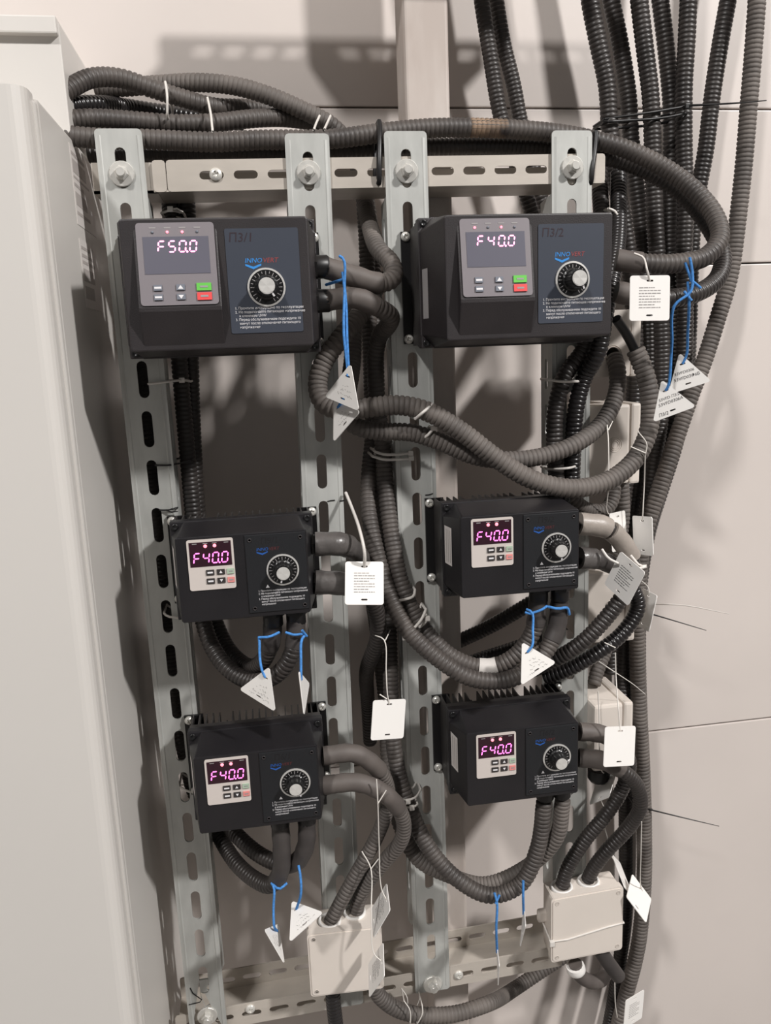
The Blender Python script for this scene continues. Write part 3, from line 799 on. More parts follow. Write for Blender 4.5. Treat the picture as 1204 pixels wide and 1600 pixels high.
C('LR2', 'conduit from the drive under П3/1 sweeping behind into the lowest drive by the bundle', DU, 9.0,
  [(492, 850, -0.062), (530, 850, -0.062), (551, 858, -0.0459), (566, 878, -0.0099), (576, 908, 0.0341), (585, 960, 0.0721), (594, 1030, 0.082), (602, 1100, 0.08), (604, 1160, 0.068), (611, 1230, 0.034), (626, 1292, -0.01), (653, 1342, -0.022), (700, 1367, -0.032), (757, 1382, -0.04), (824, 1354, -0.048), (869, 1308, -0.062), (879, 1248, -0.066)],
  [(0, .05, 'tape_dark', 1.35), (.05, .11, 'tape_dark', 1.15)])
C('ML2', 'black conduit bending back behind the rails from the drive under П3/1', BK, 9.0,
  [(492, 910, -0.062), (535, 912, -0.062), (572, 924, -0.052), (588, 955, -0.038), (590, 995, -0.022), (580, 1026, 0), (574, 1042, 0.024), (572, 1060, 0.055), (574, 1090, 0.1), (578, 1160, 0.125)],
  [(0, .16, 'tape_dark', 1.35)])
C('P1', 'long dusty conduit sagging under П3/2 with a bare black cable in its open end', DU, 10.2,
  [(586, 450, 0.0338), (563, 490, 0.0071), (532, 528, -0.0127), (504, 569, -0.0154), (496, 604, -0.0203), (507, 632, -0.0302), (536, 641, -0.0381), (575, 637, -0.0421), (620, 633, -0.0441), (665, 642, -0.0461), (720, 674, -0.0502), (775, 716, -0.0543), (830, 749, -0.0582), (890, 763, -0.0581), (950, 751, -0.0481), (995, 713, -0.036), (1015, 662, -0.03), (1014, 612, -0.026), (1003, 572, -0.022), (992, 546, -0.02)])
C('P2', 'dusty conduit drooping below П3/1 and rising to the knock-out of the topmost junction box', GR, 9.4,
  [(556, 455, 0.06), (552, 510, 0.0429), (550, 566, 0.0198), (543, 612, -0.0062), (536, 645, -0.0171), (556, 666, -0.0239), (593, 674, -0.0269), (642, 676, -0.029), (691, 692, -0.0312), (741, 713, -0.0346), (790, 719, -0.0363), (850, 712, -0.0372), (905, 690, -0.0341), (944, 656, -0.0181), (963, 612, -0.006), (964, 578, 0), (959, 558, 0.012)])
CO['cable'] = conduit('bare black cable joining the open conduit end to the П3/2 drive', 'rubber_black', 5.2,
  [(997, 562, -.021), (988, 540, -.022), (974, 515, -.03), (962, 498, -.036)], name='cable', plain=True)
C('ML_f', 'conduit beside the cabinet rail curling up into the outer gland under the middle drive', BK, 9.0,
  [(240, 215, 0.0603), (254, 250, 0.0758), (264, 303, 0.0771), (267, 344, 0.0685), (271, 422, 0.0563), (277, 520, 0.0505), (283, 599, 0.0464), (291, 689, 0.0431), (299, 779, 0.0408), (306, 859, 0.0361), (309, 920, 0.029), (318, 972, 0.0143), (330, 1008, -0.0002), (353, 1042, -0.0185), (390, 1064, -0.0408), (426, 1058, -0.0566), (450, 1034, -0.0664), (461, 1000, -0.0682), (462, 960, -0.066)],
  [(.955, 1, 'black_sleeve', 1.05)])
C('ML_b', 'conduit curling up into the cabinet-side gland under the middle drive', BK, 9.0,
  [(276, 235, 0.0843), (290, 300, 0.0763), (295, 400, 0.069), (297, 519, 0.0655), (300, 639, 0.0641), (306, 759, 0.0631), (316, 879, 0.0573), (334, 964, 0.0468), (357, 1015, 0.0215), (387, 1041, -0.0127), (410, 1033, -0.0449), (424, 1000, -0.0615), (426, 960, -0.066)],
  [(.95, 1, 'black_sleeve', 1.05)])
C('LL_f', 'conduit behind the cabinet rail ending in a low loop under the lowest drive', BK, 9.0,
  [(212, 480, 0.06), (228, 640, 0.0601), (239, 740, 0.0604), (247, 820, 0.0607), (255, 900, 0.0613), (264, 1000, 0.0621), (276, 1100, 0.0632), (289, 1180, 0.0647), (306, 1244, 0.0645), (332, 1288, 0.0534), (354, 1327, 0.0204), (373, 1353, -0.0098), (398, 1374, -0.0359), (422, 1383, -0.0558), (437, 1366, -0.0655), (440, 1328, -0.0679), (437, 1280, -0.066)],
  [(.91, 1, 'black_sleeve', 1.06)])
C('LL_b', 'conduit looping up into the lowest cabinet-side drive, behind the lower loop', BK, 9.0,
  [(268, 960, 0.085), (286, 1060, 0.0847), (306, 1159, 0.0846), (327, 1229, 0.0744), (350, 1279, 0.0446), (378, 1313, 0.0059), (408, 1337, -0.0214), (439, 1350, -0.0428), (465, 1345, -0.0607), (478, 1318, -0.0674), (479, 1278, -0.066)],
  [(.84, 1, 'black_sleeve', 1.06)])
C('LL_u', 'conduit from the lowest cabinet-side drive into the near hole of the square white box', GR, 8.4,
  [(505, 1181, -0.062), (552, 1177, -0.062), (585, 1196, -0.056), (604, 1226, -0.042), (604, 1264, -0.03), (589, 1306, -0.026), (565, 1350, -0.024), (540, 1395, -0.024), (515, 1442, -0.024)],
  [(0, .26, 'shrink_sleeve', 1.16)])
C('LL_l', 'outer conduit from the lowest cabinet-side drive into the square white box', GR, 8.6,
  [(505, 1227, -0.062), (560, 1223, -0.066), (603, 1242, -0.066), (629, 1278, -0.056), (627, 1312, -0.046), (603, 1343, -0.032), (575, 1377, -0.02), (561, 1405, -0.014), (554, 1436, -0.012)],
  [(0, .36, 'shrink_sleeve', 1.14)])
C('LR_u', 'conduit slanting into the near hole of the box strapped with a white tie', BK, 8.4,
  [(904, 1143, -0.062), (940, 1147, -0.062), (970, 1166, -0.05), (983, 1197, -0.034), (970, 1236, -0.028), (947, 1272, -0.026), (914, 1312, -0.022), (887, 1355, -0.018), (877, 1385, -0.016)],
  [(0, .2, 'shrink_sleeve', 1.2)])
C('LR_l', 'conduit curling out of the lowest bundle-side drive into the strapped box', BK, 8.4,
  [(904, 1184, -0.066), (940, 1188, -0.072), (972, 1204, -0.072), (996, 1230, -0.062), (1000, 1261, -0.052), (983, 1291, -0.038), (947, 1330, -0.026), (926, 1358, -0.016), (917, 1376, -0.012)],
  [(0, .2, 'shrink_sleeve', 1.22)])
C('MR_u', 'taped conduit from the drive under П3/2, sweeping back below that drive', BK, 8.8,
  [(904, 818, -0.062), (945, 824, -0.062), (972, 848, -0.058), (988, 882, -0.056), (982, 914, -0.056), (955, 955, -0.055), (910, 1003, -0.05), (865, 1031, -0.036), (820, 1050, -0.014), (775, 1054, 0.014), (738, 1044, 0.042)],
  [(0, .10, 'tape_grey', 1.36), (.115, .24, 'tape_grey', 1.22)])
C('MR_l', 'black conduit under the taped one, sweeping back below the drive under П3/2', CL, 8.8,
  [(904, 872, -0.062), (932, 874, -0.058), (962, 888, -0.042), (987, 918, -0.032), (996, 948, -0.03), (974, 987, -0.034), (930, 1022, -0.034), (880, 1049, -0.022), (850, 1058, -0.012)],
  [(0, .09, 'tape_dark', 1.35), (.09, .2, 'black_sleeve', 1.15)])
C('X1', 'dark conduit crossing diagonally behind the post-side rail, below the middle drives', CL, 9.5,
  [(640, 1040, 0.15), (699, 1010, 0.1343), (767, 978, 0.1085), (826, 944, 0.0877), (867, 918, 0.082)])
C('X2', 'dark conduit crossing low behind the loops under the middle bundle-side drive', CL, 9.0,
  [(660, 1070, 0.145), (740, 1033, 0.135), (820, 1006, 0.12), (900, 965, 0.1)])
# hanging bundle
GB = 'conduits of the hanging bundle'
C('a1', 'innermost conduit of the hanging bundle, next to the channel end', BK, 10.0,
  [(917, -40, 0.088), (921, 0, 0.0884), (934, 67, 0.0888), (948, 135, 0.0892), (952, 201, 0.0897), (961, 281, 0.0923), (975, 352, 0.0931), (987, 452, 0.0945), (992, 563, 0.0963), (988, 653, 0.0987), (976, 764, 0.0969), (965, 863, 0.0955), (956, 953, 0.0945), (953, 1051, 0.0925)], group=GB, ext=(.5, 0))
C('a2', 'second conduit of the hanging bundle counted from the channel end', BK, 10.0,
  [(947, -40, 0.118), (954, -0, 0.118), (968, 67, 0.118), (981, 151, 0.1179), (985, 215, 0.1179), (995, 300, 0.1178), (1004, 380, 0.1197), (1011, 480, 0.1235), (1011, 600, 0.1293), (1000, 700, 0.131), (988, 800, 0.1286), (980, 900, 0.1234), (974, 1000, 0.1188), (971, 1100, 0.1095), (970, 1200, 0.1)], group=GB, ext=(.5, 0))
C('a3', 'third conduit of the hanging bundle counted from the channel end', BK, 10.0,
  [(994, -40, 0.092), (998, 0, 0.092), (1008, 84, 0.092), (1016, 151, 0.092), (1019, 225, 0.092), (1021, 300, 0.092), (1025, 380, 0.094), (1032, 480, 0.096), (1034, 580, 0.1), (1031, 660, 0.104), (1018, 740, 0.104), (1009, 800, 0.102), (1002, 860, 0.099), (997, 920, 0.099), (995, 1000, 0.099), (998, 1100, 0.099), (1003, 1200, 0.099), (1006, 1300, 0.099), (1005, 1390, 0.099), (996, 1480, 0.099), (976, 1560, 0.099), (955, 1640, 0.099)], group=GB, ext=(.5, 0))
C('a4', 'fourth conduit of the hanging bundle counted from the channel end', BK, 10.0,
  [(1026, -40, 0.122), (1031, 0, 0.122), (1041, 84, 0.1219), (1048, 168, 0.1219), (1048, 235, 0.1218), (1046, 320, 0.1237), (1046, 400, 0.1275), (1052, 480, 0.1332), (1052, 570, 0.1388), (1041, 650, 0.1404), (1027, 720, 0.1399), (1009, 800, 0.1413), (995, 870, 0.1427), (983, 961, 0.1439), (976, 1081, 0.1449), (976, 1201, 0.146), (977, 1321, 0.1471), (975, 1440, 0.1462), (959, 1559, 0.1423), (944, 1639, 0.1384)], group=GB, ext=(.5, 0))
C('a5', 'fifth conduit of the hanging bundle, at the outer side of its black tie', BK, 10.0,
  [(1077, -40, 0.1), (1075, -0, 0.1), (1072, 67, 0.1), (1068, 134, 0.1), (1068, 235, 0.1), (1071, 320, 0.1), (1068, 400, 0.1021), (1070, 480, 0.1082), (1069, 570, 0.1143), (1059, 640, 0.1164), (1044, 715, 0.1146), (1025, 785, 0.1188), (1010, 840, 0.1221), (999, 920, 0.124), (997, 1000, 0.1236), (999, 1100, 0.1232), (1004, 1200, 0.1228), (1007, 1300, 0.1223), (1006, 1390, 0.1218), (997, 1480, 0.1212), (977, 1561, 0.1205), (956, 1641, 0.1198)], group=GB, ext=(.5, 0))
C('a6', 'conduit hanging loose between the tied bundle and the outermost conduit', BK, 10.0,
  [(1144, -40, 0.128), (1137, 0, 0.128), (1125, 67, 0.128), (1112, 151, 0.1281), (1102, 235, 0.1282), (1092, 290, 0.1303), (1082, 360, 0.1355), (1078, 440, 0.1388), (1076, 520, 0.1393), (1071, 600, 0.144), (1056, 690, 0.1498), (1033, 765, 0.1528), (1013, 830, 0.1539), (999, 919, 0.154), (996, 999, 0.153), (999, 1099, 0.152), (1004, 1199, 0.1512), (1007, 1299, 0.1504), (1005, 1389, 0.1499), (996, 1480, 0.1495), (976, 1560, 0.1492), (955, 1640, 0.149)], group=GB, ext=(.5, 0))
C('a7', 'outermost hanging conduit, running on down to the bottom past the strapped box', DU, 10.2,
  [(1184, -40, 0.1), (1182, -0, 0.1), (1176, 84, 0.1), (1169, 168, 0.1), (1162, 252, 0.1), (1153, 335, 0.1), (1140, 430, 0.1), (1120, 500, 0.098), (1099, 566, 0.094), (1079, 618, 0.09), (1062, 668, 0.085), (1046, 715, 0.08), (1029, 765, 0.076), (1013, 812, 0.074), (1002, 860, 0.074), (997, 920, 0.074), (995, 1000, 0.074), (998, 1100, 0.074), (1003, 1200, 0.074), (1006, 1300, 0.074), (1005, 1390, 0.074), (996, 1480, 0.07), (976, 1560, 0.066), (955, 1640, 0.06)], group=GB, ext=(.5, .25))
C('B1', 'slim conduit behind the channel, post side of a pair', BK, 8.8,
  [(747, -40, 0.1), (752, 0, 0.1), (765, 83, 0.1), (782, 183, 0.1), (800, 240, 0.1), (817, 289, 0.1), (831, 335, 0.1), (850, 400, 0.1)], ext=(.15, 0))
C('B2', 'slim conduit behind the channel beside the post, bundle side of a pair', BK, 8.8,
  [(770, -40, 0.12), (775, 0, 0.12), (786, 67, 0.12), (802, 133, 0.12), (813, 190, 0.12), (827, 240, 0.12), (843, 300, 0.12), (858, 345, 0.12), (880, 420, 0.12)], ext=(.15, 0))
C('V1', 'conduit beside the П3/2 rail head, reappearing below that drive in front', BK, 9.2,
  [(936, 262, 0.076), (937, 300, 0.067), (941, 370, 0.032), (939, 430, -0.0002), (928, 489, -0.0116), (911, 547, -0.0112), (883, 585, -0.0113), (868, 637, -0.012), (866, 696, -0.0129), (869, 751, -0.0137)])
C('V2', 'second conduit beside the П3/2 rail head, reappearing in front of the same rail', CL, 9.2,
  [(966, 268, 0.07), (966, 299, 0.0599), (965, 369, 0.0159), (957, 429, -0.021), (945, 490, -0.0356), (934, 550, -0.0321), (912, 591, -0.0179), (899, 641, -0.0157), (895, 700, -0.0144), (893, 755, -0.0132)])
C('K1', 'short conduit dropping into the top of the lowest side-mounted junction box', GR, 8.6,
  [(950, 996, 0.045), (944, 1020, 0.044), (934, 1045, 0.036), (927, 1070, 0.028)])
C('K2', 'conduit leaving the bottom of the second junction box', GR, 9.2,
  [(970, 750, 0.045), (972, 800, 0.045), (966, 850, 0.046), (954, 897, 0.048)])
C('K3', 'dusty conduit curling below the second junction box to the middle drive', DU, 8.0,
  [(956, 742, -0.006), (958, 774, -0.012), (946, 796, -0.018), (920, 797, -0.024), (900, 785, -0.034), (889, 774, -0.036)])
C('Q1', 'black conduit leaving the bottom of the square white box', CL, 9.0, [(519, 1540, -0.02), (521, 1570, -0.02), (525, 1605, -0.018), (530, 1660, -0.016)], ext=(0, .25))
C('Q2', 'dusty conduit sagging under the lower channel between the two front boxes', DU, 9.4,
  [(582, 1538, -0.02), (592, 1556, -0.018), (618, 1576, -0.016), (655, 1586, -0.014), (710, 1584, -0.01), (760, 1569, 0), (805, 1544, 0.075), (850, 1514, 0.09), (895, 1485, 0.1)])
C('Q3', 'short smooth elbow conduit out of the white ring under the strapped box', 'shrink_sleeve', 8.6,
  [(898, 1505, -0.018), (905, 1523, -0.018), (924, 1534, -0.014), (942, 1528, -0.004), (948, 1508, 0.008)], plain=True)
C('Q4', 'short smooth black conduit stub under the strapped box', 'black_sleeve', 9.0,
  [(935, 1482, -0.022), (950, 1504, -0.021), (966, 1526, -0.02)], plain=True)

# glands where conduits enter the drives
def gland_at(key, u, v, Y, axis, r, ln=.012):
    o = D[key][0]; p = at(u, v, Y) - ORG[o.name]
    gland(o, p, axis, r, ln)
def side_glands(key, v1, v2, yg, r):
    o, xc, zc, rw, rh, rz = D[key]
    for v, u in (v1, v2):
        z = at(u, v, yg).z - zc
        gland(o, (rw / 2 - .006, yg, z), (1, 0, 0), r, .016)
side_glands('L1', (417, 504), (470, 504), -.052, .0105)
side_glands('L2', (406, 962), (456, 962), -.06, .0105)
side_glands('ML', (850, 492), (910, 492), -.05, .0095)
side_glands('MR', (818, 904), (872, 904), -.05, .0095)
side_glands('LL', (1181, 505), (1227, 505), -.05, .0095)
side_glands('LR', (1143, 904), (1184, 904), -.05, .0095)
for k, us in (('ML', (426, 462)), ('MR', (841, 874)), ('LL', (437, 479)), ('LR', (851, 877))):
    o, xc, zc, rw, rh, rz = D[k]
    for u in us:
        vv = {'ML': 960, 'MR': 935, 'LL': 1280, 'LR': 1250}[k]
        x = at(u, vv, -.066).x - xc
        gland(o, (x, -.066, rz - rh / 2 + .008), (0, 0, -1), .0095, .016)

# ------------------------------------------------------------------ junction boxes
def front_box(label, corners, yf, yb, ring_px, lidscrews=True, ears=False):
    """box whose lid faces the room, from the corners of that lid"""
    q = [at(u, v, yf) for u, v in corners]
    x0 = (q[0].x + q[3].x) / 2; x1 = (q[1].x + q[2].x) / 2; z1 = (q[0].z + q[1].z) / 2; z0 = (q[2].z + q[3].z) / 2
    sl = ((q[1].z + q[2].z) / 2 - (q[0].z + q[3].z) / 2) / (x1 - x0); xm = (x0 + x1) / 2
    o = root('junction_box', label, 'junction box', (xm, yb, z0))
    def sh(mb): mb.v = [(x, y, z + (x - xm) * sl) for x, y, z in mb.v]; return mb
    sh(MB().box((x0 + .002, yf + .009, z0 + .002), (x1 - .002, yb, z1 - .002))).build('body', 'box_plastic', o, bevel=.003)
    m = MB(); plate(m, rrect(x0, x1, z0, z1, .004, 3), [], lambda a, b: (a, yf + .001, b), lambda a, b: (a, yf + .010, b))
    plate(m, rrect(x0 + .002, x1 - .002, z0 + .002, z1 - .002, .004, 3), [], lambda a, b: (a, yf, b), lambda a, b: (a, yf + .002, b))
    lid = sh(m).build('lid', 'box_plastic', o)
    for sx in (x0 + .007, x1 - .007):
        for sz in (z0 + .007, z1 - .007):
            s = MB().lathe((sx, yf, sz), (0, -1, 0), [(0, .0027), (.0003, .0027), (.0004, .0021), (-.0004, .0020), (-.0005, .0002)], 12)
            s.add([(sx - .0018, yf - .0001, sz - .0004), (sx + .0018, yf - .0001, sz + .0003), (sx + .0017, yf - .0001, sz + .0009), (sx - .0019, yf - .0001, sz + .0002)], [(0, 1, 2, 3)])
            sh(s).build('lid_screw', 'box_ring' if (sx + sz) else 'zinc', o)
    for (u, v, yy) in ring_px:
        x = at(u, v, yy).x
        sh(MB().lathe((x, yy, z1 - .003), (0, 0, 1), [(0, .0135), (.003, .0135), (.0035, .0125), (.0035, .0108), (.0015, .0105)], 22, cap=False)).build('knock_out_ring', 'tag_white', o)
    if ears:
        e = MB().box((x0 - .008, yb - .012, (z0 + z1) / 2 - .006), (x0 + .006, yb - .004, (z0 + z1) / 2 + .010)); sh(e).build('side_ear', 'box_plastic', o, bevel=.003)
    return o, (x0, x1, z0, z1, sl, xm)
JB1, _ = front_box('square white junction box on the foot of the rail, under the lowest cabinet-side drive', [(479, 1463), (597, 1446), (599, 1547), (486, 1557)], -.045, -.001, [(515, 1442, -.024), (554, 1434, -.014)])
JB2, J2G = front_box('white junction box strapped round with a white tie', [(855.6, 1404), (971.7, 1388), (974.4, 1481.6), (866.6, 1507)], -.036, -.0003, [(877, 1383, -.016), (919, 1374, -.014)], ears=True)
x0, x1, z0, z1, sl, xm = J2G
MB().lathe(at(899, 1512, -.018), (.25, .1, -1), [(-.004, .0112), (.0, .0118), (.004, .0118), (.006, .0105)], 22).build('conduit_ring', 'tag_white', JB2)
zt_ = lambda x: (x - xm) * sl
za = z0 + .030; zb = z0 + .036
loop = [(x0 - .0008, -.004, za + .006 + zt_(x0)), (x0 - .0008, -.0365, za + zt_(x0)), (x0 + .02, -.0368, za + .0 + zt_(x0 + .02)), (x1 - .02, -.0368, zb + .001 + zt_(x1 - .02)), (x1 + .0008, -.0365, zb + .002 + zt_(x1)), (x1 + .0008, -.004, zb + .006 + zt_(x1)), (xm, .0035, z0 + .04), (x0 - .0008, -.004, za + .006 + zt_(x0))]
t = root('cable_tie', 'white tie strapped round the lid of a junction box', 'cable tie', loop[2])
MB().tube([Vector(p) for p in loop], .0012, 6).build('strap', 'tie_white', t)
MB().box((x0 - .003, -.040, za - .004 + zt_(x0)), (x0 + .003, -.0355, za + .003 + zt_(x0))).build('head', 'tie_white', t, bevel=.0008)

def side_box(label, ul, vl, ur, vt, vb, yf, hole=None, rings=True):
    """box fixed to the rail's side, lid turned away from the rail; front face between the given pixels"""
    a = at(ul, (vt + vb) / 2, yf); b = at(ur, (vt + vb) / 2, yf); zt = at((ul + ur) / 2, vt, yf).z; zb = at((ul + ur) / 2, vb, yf).z
    x0, x1 = a.x, b.x; dep = .078
    o = root('junction_box', label, 'junction box', ((x0 + x1) / 2, yf + dep / 2, zb), 'junction boxes up the side of the rail')
    w = x1 - x0; xs = x1 - .0125
    xl = min(x0, X4((zt + zb) / 2) + RW / 2)
    if hole:                                             # hollow body with a round opening in its front wall
        p = at(hole[0], hole[1], yf); m = MB()
        circ = [(p.x + .0078 * math.cos(2 * math.pi * k / 20), p.z + .0078 * math.sin(2 * math.pi * k / 20)) for k in range(20)]
        plate(m, rrect(xl, xs, zb, zt, .002, 2), [circ], lambda a_, b_: (a_, yf, b_), lambda a_, b_: (a_, yf + .002, b_))
        m.box((xl, yf + .002, zb), (xs, yf + dep, zb + .002)).box((xl, yf + .002, zt - .002), (xs, yf + dep, zt)).box((xl, yf + dep - .002, zb), (xs, yf + dep, zt))
        m.box((xl, yf + .002, zb), (xl + .002, yf + dep, zt)).box((xs - .002, yf + .002, zb), (xs, yf + dep, zt))
        m.build('body', 'box_plastic', o)
    else:
        MB().box((xl, yf, zb), (xs, yf + dep, zt)).build('body', 'box_plastic', o, bevel=.0035)
    MB().box((xs + .0006, yf - .0006, zb - .0008), (x1, yf + dep + .0008, zt + .0008)).build('lid', 'box_plastic', o, bevel=.003)
    xc_, zc_ = (x0 + xs) / 2, (zt + zb) / 2
    if rings:
        for rr in (.0085, .0065, .0045):
            n = 28
            m = MB(); m.loft([[(xc_ + r_ * math.cos(2 * math.pi * k / n), yy, zc_ + r_ * math.sin(2 * math.pi * k / n)) for k in range(n)] for r_, yy in ((rr, yf), (rr - .0003, yf - .0006), (rr - .0007, yf))], cap=False)
            m.build('knock_out', 'box_plastic', o)
    if hole:
        p = at(hole[0], hole[1], yf)
        for rr in (.0088, .0105):
            n = 28; m = MB(); m.loft([[(p.x + r_ * math.cos(2 * math.pi * k / n), yy, p.z + r_ * math.sin(2 * math.pi * k / n)) for k in range(n)] for r_, yy in ((rr, yf), (rr - .0004, yf - .0009), (rr - .0012, yf))], cap=False)
            m.build('knock_out', 'box_plastic', o)
    return o
SB1 = side_box('topmost white junction box on the rail side, its knock-out broken open', 934, 0, 1001, 484, 588, .012, hole=(957, 554), rings=False)
SB2 = side_box('second white junction box on the rail side, behind the drooping conduits', 936, 0, 1000, 632, 756, .012)
SB3 = side_box('third white junction box on the rail side, mostly hidden by tags and tape', 934, 0, 992, 892, 1002, .012)
SB4 = side_box('lowest white junction box on the rail side, behind a blank white tag', 929, 0, 988, 1101, 1203, -.02)
p = at(935, 1205, -.0); MB().lathe((p.x, p.y, p.z + .004), (0, 0, -1), [(0, .0135), (.012, .0135), (.016, .011), (.017, .0001)], 20).build('black_gland', 'rubber_black', SB4)
# ------------------------------------------------------------------ tags: rigid plates, turned so that their corners fall where they are seen
def rodr(w):
    th = np.linalg.norm(w)
    if th < 1e-9: return np.eye(3)
    k = w / th; K = np.array([[0, -k[2], k[1]], [k[2], 0, -k[0]], [-k[1], k[0], 0]])
    return np.eye(3) + math.sin(th) * K + (1 - math.cos(th)) * K @ K
BASE = np.array([[1, 0, 0], [0, 0, -1], [0, 1, 0]], float)      # tag x -> X, tag y -> Z, tag normal -> -Y
def fit_pose(loc2, pix, Y):
    """loc2: corner points on the plate; pix: where they are seen; Y: distance of the plate's middle"""
    loc = np.array([[a, b, 0.0] for a, b in loc2]); pix = np.array(pix, float)
    c0 = np.array(at(pix[:, 0].mean(), pix[:, 1].mean(), Y)); best = None
    def res(p):
        R = rodr(p[2:5]) @ BASE
        W = loc @ R.T + np.array([c0[0] + p[0], Y, c0[2] + p[1]])
        c = (W - CAM - np.array([0, 0, H0])) @ RM.T
        q = np.stack([602 + FPX * c[:, 0] / c[:, 2], 800 + FPX * c[:, 1] / c[:, 2]], 1)
        return np.concatenate([(q - pix).ravel(), p[2:5] * .4])
    for st in ((0, 0, 0), (0, 0, .9), (0, 0, -.9), (.5, 0, .3), (-.5, .5, 0), (0, .9, .3), (0, -.9, -.3), (.3, -.7, .6), (0, 1.2, -.6), (0, -1.2, .6)):
        p = np.array([0, 0, *st], float); lam = 1e-2; r = res(p)
        for it in range(40):
            J = np.stack([(res(p + e) - r) / 1e-5 for e in np.eye(5) * 1e-5], 1)
            A = J.T @ J; d = np.linalg.solve(A + lam * np.diag(np.diag(A) + 1e-9), -J.T @ r); r2 = res(p + d)
            if r2 @ r2 < r @ r: p, r, lam = p + d, r2, lam * .4
            else: lam *= 4
        if best is None or r @ r < best[0]: best = (r @ r, p)
    p = best[1]
    return rodr(p[2:5]) @ BASE, np.array([c0[0] + p[0], Y, c0[2] + p[1]])
def tag_root(name, label, cat, c, group):
    return root(name, label, cat, tuple(c), group)
def mapper(R, c, e):
    return lambda a, b: tuple(c + R @ np.array([a, b, e]))
def line_of_dashes(mb, f, x0, x1, y, h, rnd):
    x = x0
    while x < x1:
        w = min(rnd.uniform(.0012, .0042), x1 - x)
        mb.add([f(x, y), f(x + w, y), f(x + w, y + h), f(x, y + h)], [(0, 1, 2, 3)]); x += w + .0006
def square_tag(label, pix, Y, printed=False, strings=(), W=.038, Hh=.043, smat='string_white', sr=.0007, seed=1, ink='tag_ink'):
    L2 = [(-W / 2, Hh / 2), (W / 2, Hh / 2), (W / 2, -Hh / 2), (-W / 2, -Hh / 2)]
    R, c = fit_pose(L2, pix, Y)
    o = tag_root('square_tag', label, 'tag', c, 'square white plastic tags')
    m = MB(); holes = [obround(0, Hh / 2 - .005, .0065, .0018, 3), obround(0, -Hh / 2 + .005, .0065, .0018, 3)]
    plate(m, rrect(-W / 2, W / 2, -Hh / 2, Hh / 2, .0025, 3), holes, mapper(R, c, .0004), mapper(R, c, -.0004))
    m.build('plate', 'tag_white', o)
    facing = (R @ np.array([0, 0, 1.0]))[1] < 0
    e = .0006 if facing else -.0006
    if printed:
        rnd = random.Random(seed); t = MB(); f = mapper(R, c, e)
        for k in range(8): line_of_dashes(t, f, -W * .27, W * (.27 if k % 3 else .12), Hh * .22 - k * .0027, .0008, rnd)
        t.build('printed_lines', ink, o)
    for pts in strings:
        P = [at(*q) if len(q) == 3 else Vector(c + R @ np.array([0, Hh / 2 - .005, 0])) for q in pts]
        MB().tube(smooth_path(P, .004) if len(P) > 2 else P, sr, 5).build('string', smat, o)
    return o, R, c
def tri_tag(label, pix, Y, strings=(), lines=None, scribble=0, seed=1, S_=.045, hole=None, group='triangular white tags'):
    h = S_ * math.sqrt(3) / 2
    L2 = [(0, h * 2 / 3), (-S_ / 2, -h / 3), (S_ / 2, -h / 3)]
    R, c = fit_pose(L2, pix, Y)
    o = tag_root('triangular_tag', label, 'tag', c, group)
    out = []
    rr = .0022
    for k in range(3):                                  # rounded corners
        p = np.array(L2[k]); d = -p / np.linalg.norm(p); q = p + d * rr * 2
        a0 = math.atan2(-d[1], -d[0])
        for i in range(-3, 4): a = a0 + math.radians(60) * i / 3; out.append((q[0] + rr * math.cos(a), q[1] + rr * math.sin(a)))
    m = MB(); holes = [obround(0, h * 2 / 3 - .0125, .006, .0016, 3), obround(0, -h / 3 + .005, .006, .0016, 3)]
    plate(m, out, holes, mapper(R, c, .0004), mapper(R, c, -.0004)); m.build('plate', 'tag_white', o)
    facing = (R @ np.array([0, 0, 1.0]))[1] < 0
    e = .0006 if facing else -.0006
    f = mapper(R, c, e) if facing else (lambda a, b: mapper(R, c, e)(-a, b))
    t = MB()
    if lines:
        rot, items = lines
        ca, sa = math.cos(rot), math.sin(rot)
        for (x, y, s, size) in items: put_text(t, s, size, lambda a, b, x=x, y=y: f(*( (x + a) * ca - (y + b) * sa, (x + a) * sa + (y + b) * ca)), shear=.2)
        t.build('handwriting', 'pencil', o)
    elif scribble:
        rnd = random.Random(seed)
        for k in range(scribble):
            y = .004 - k * .0042; w = .0045 + k * .0028; x = -w; prev = None
            while x < w:
                z = y + rnd.uniform(-.0011, .0013); nx = x + rnd.uniform(.0006, .0014)
                if prev and rnd.random() < .8:
                    (a0, b0), (a1, b1) = prev, (nx, z)
                    t.add([f(a0, b0), f(a1, b1), f(a1 + .0003, b1 + .0003), f(a0 + .0003, b0 + .0003)], [(0, 1, 2, 3)])
                prev = (nx, z); x = nx
        t.build('handwriting', 'tag_ink', o)
    for pts in strings:
        P = [at(*q) if len(q) == 3 else Vector(c + R @ np.array([0, h * 2 / 3 - .0125, 0])) for q in pts]
        MB().tube(smooth_path(P, .004) if len(P) > 2 else P, .0014, 6).build('twine', 'twine_blue', o)
    return o, R, c
HANG = ()
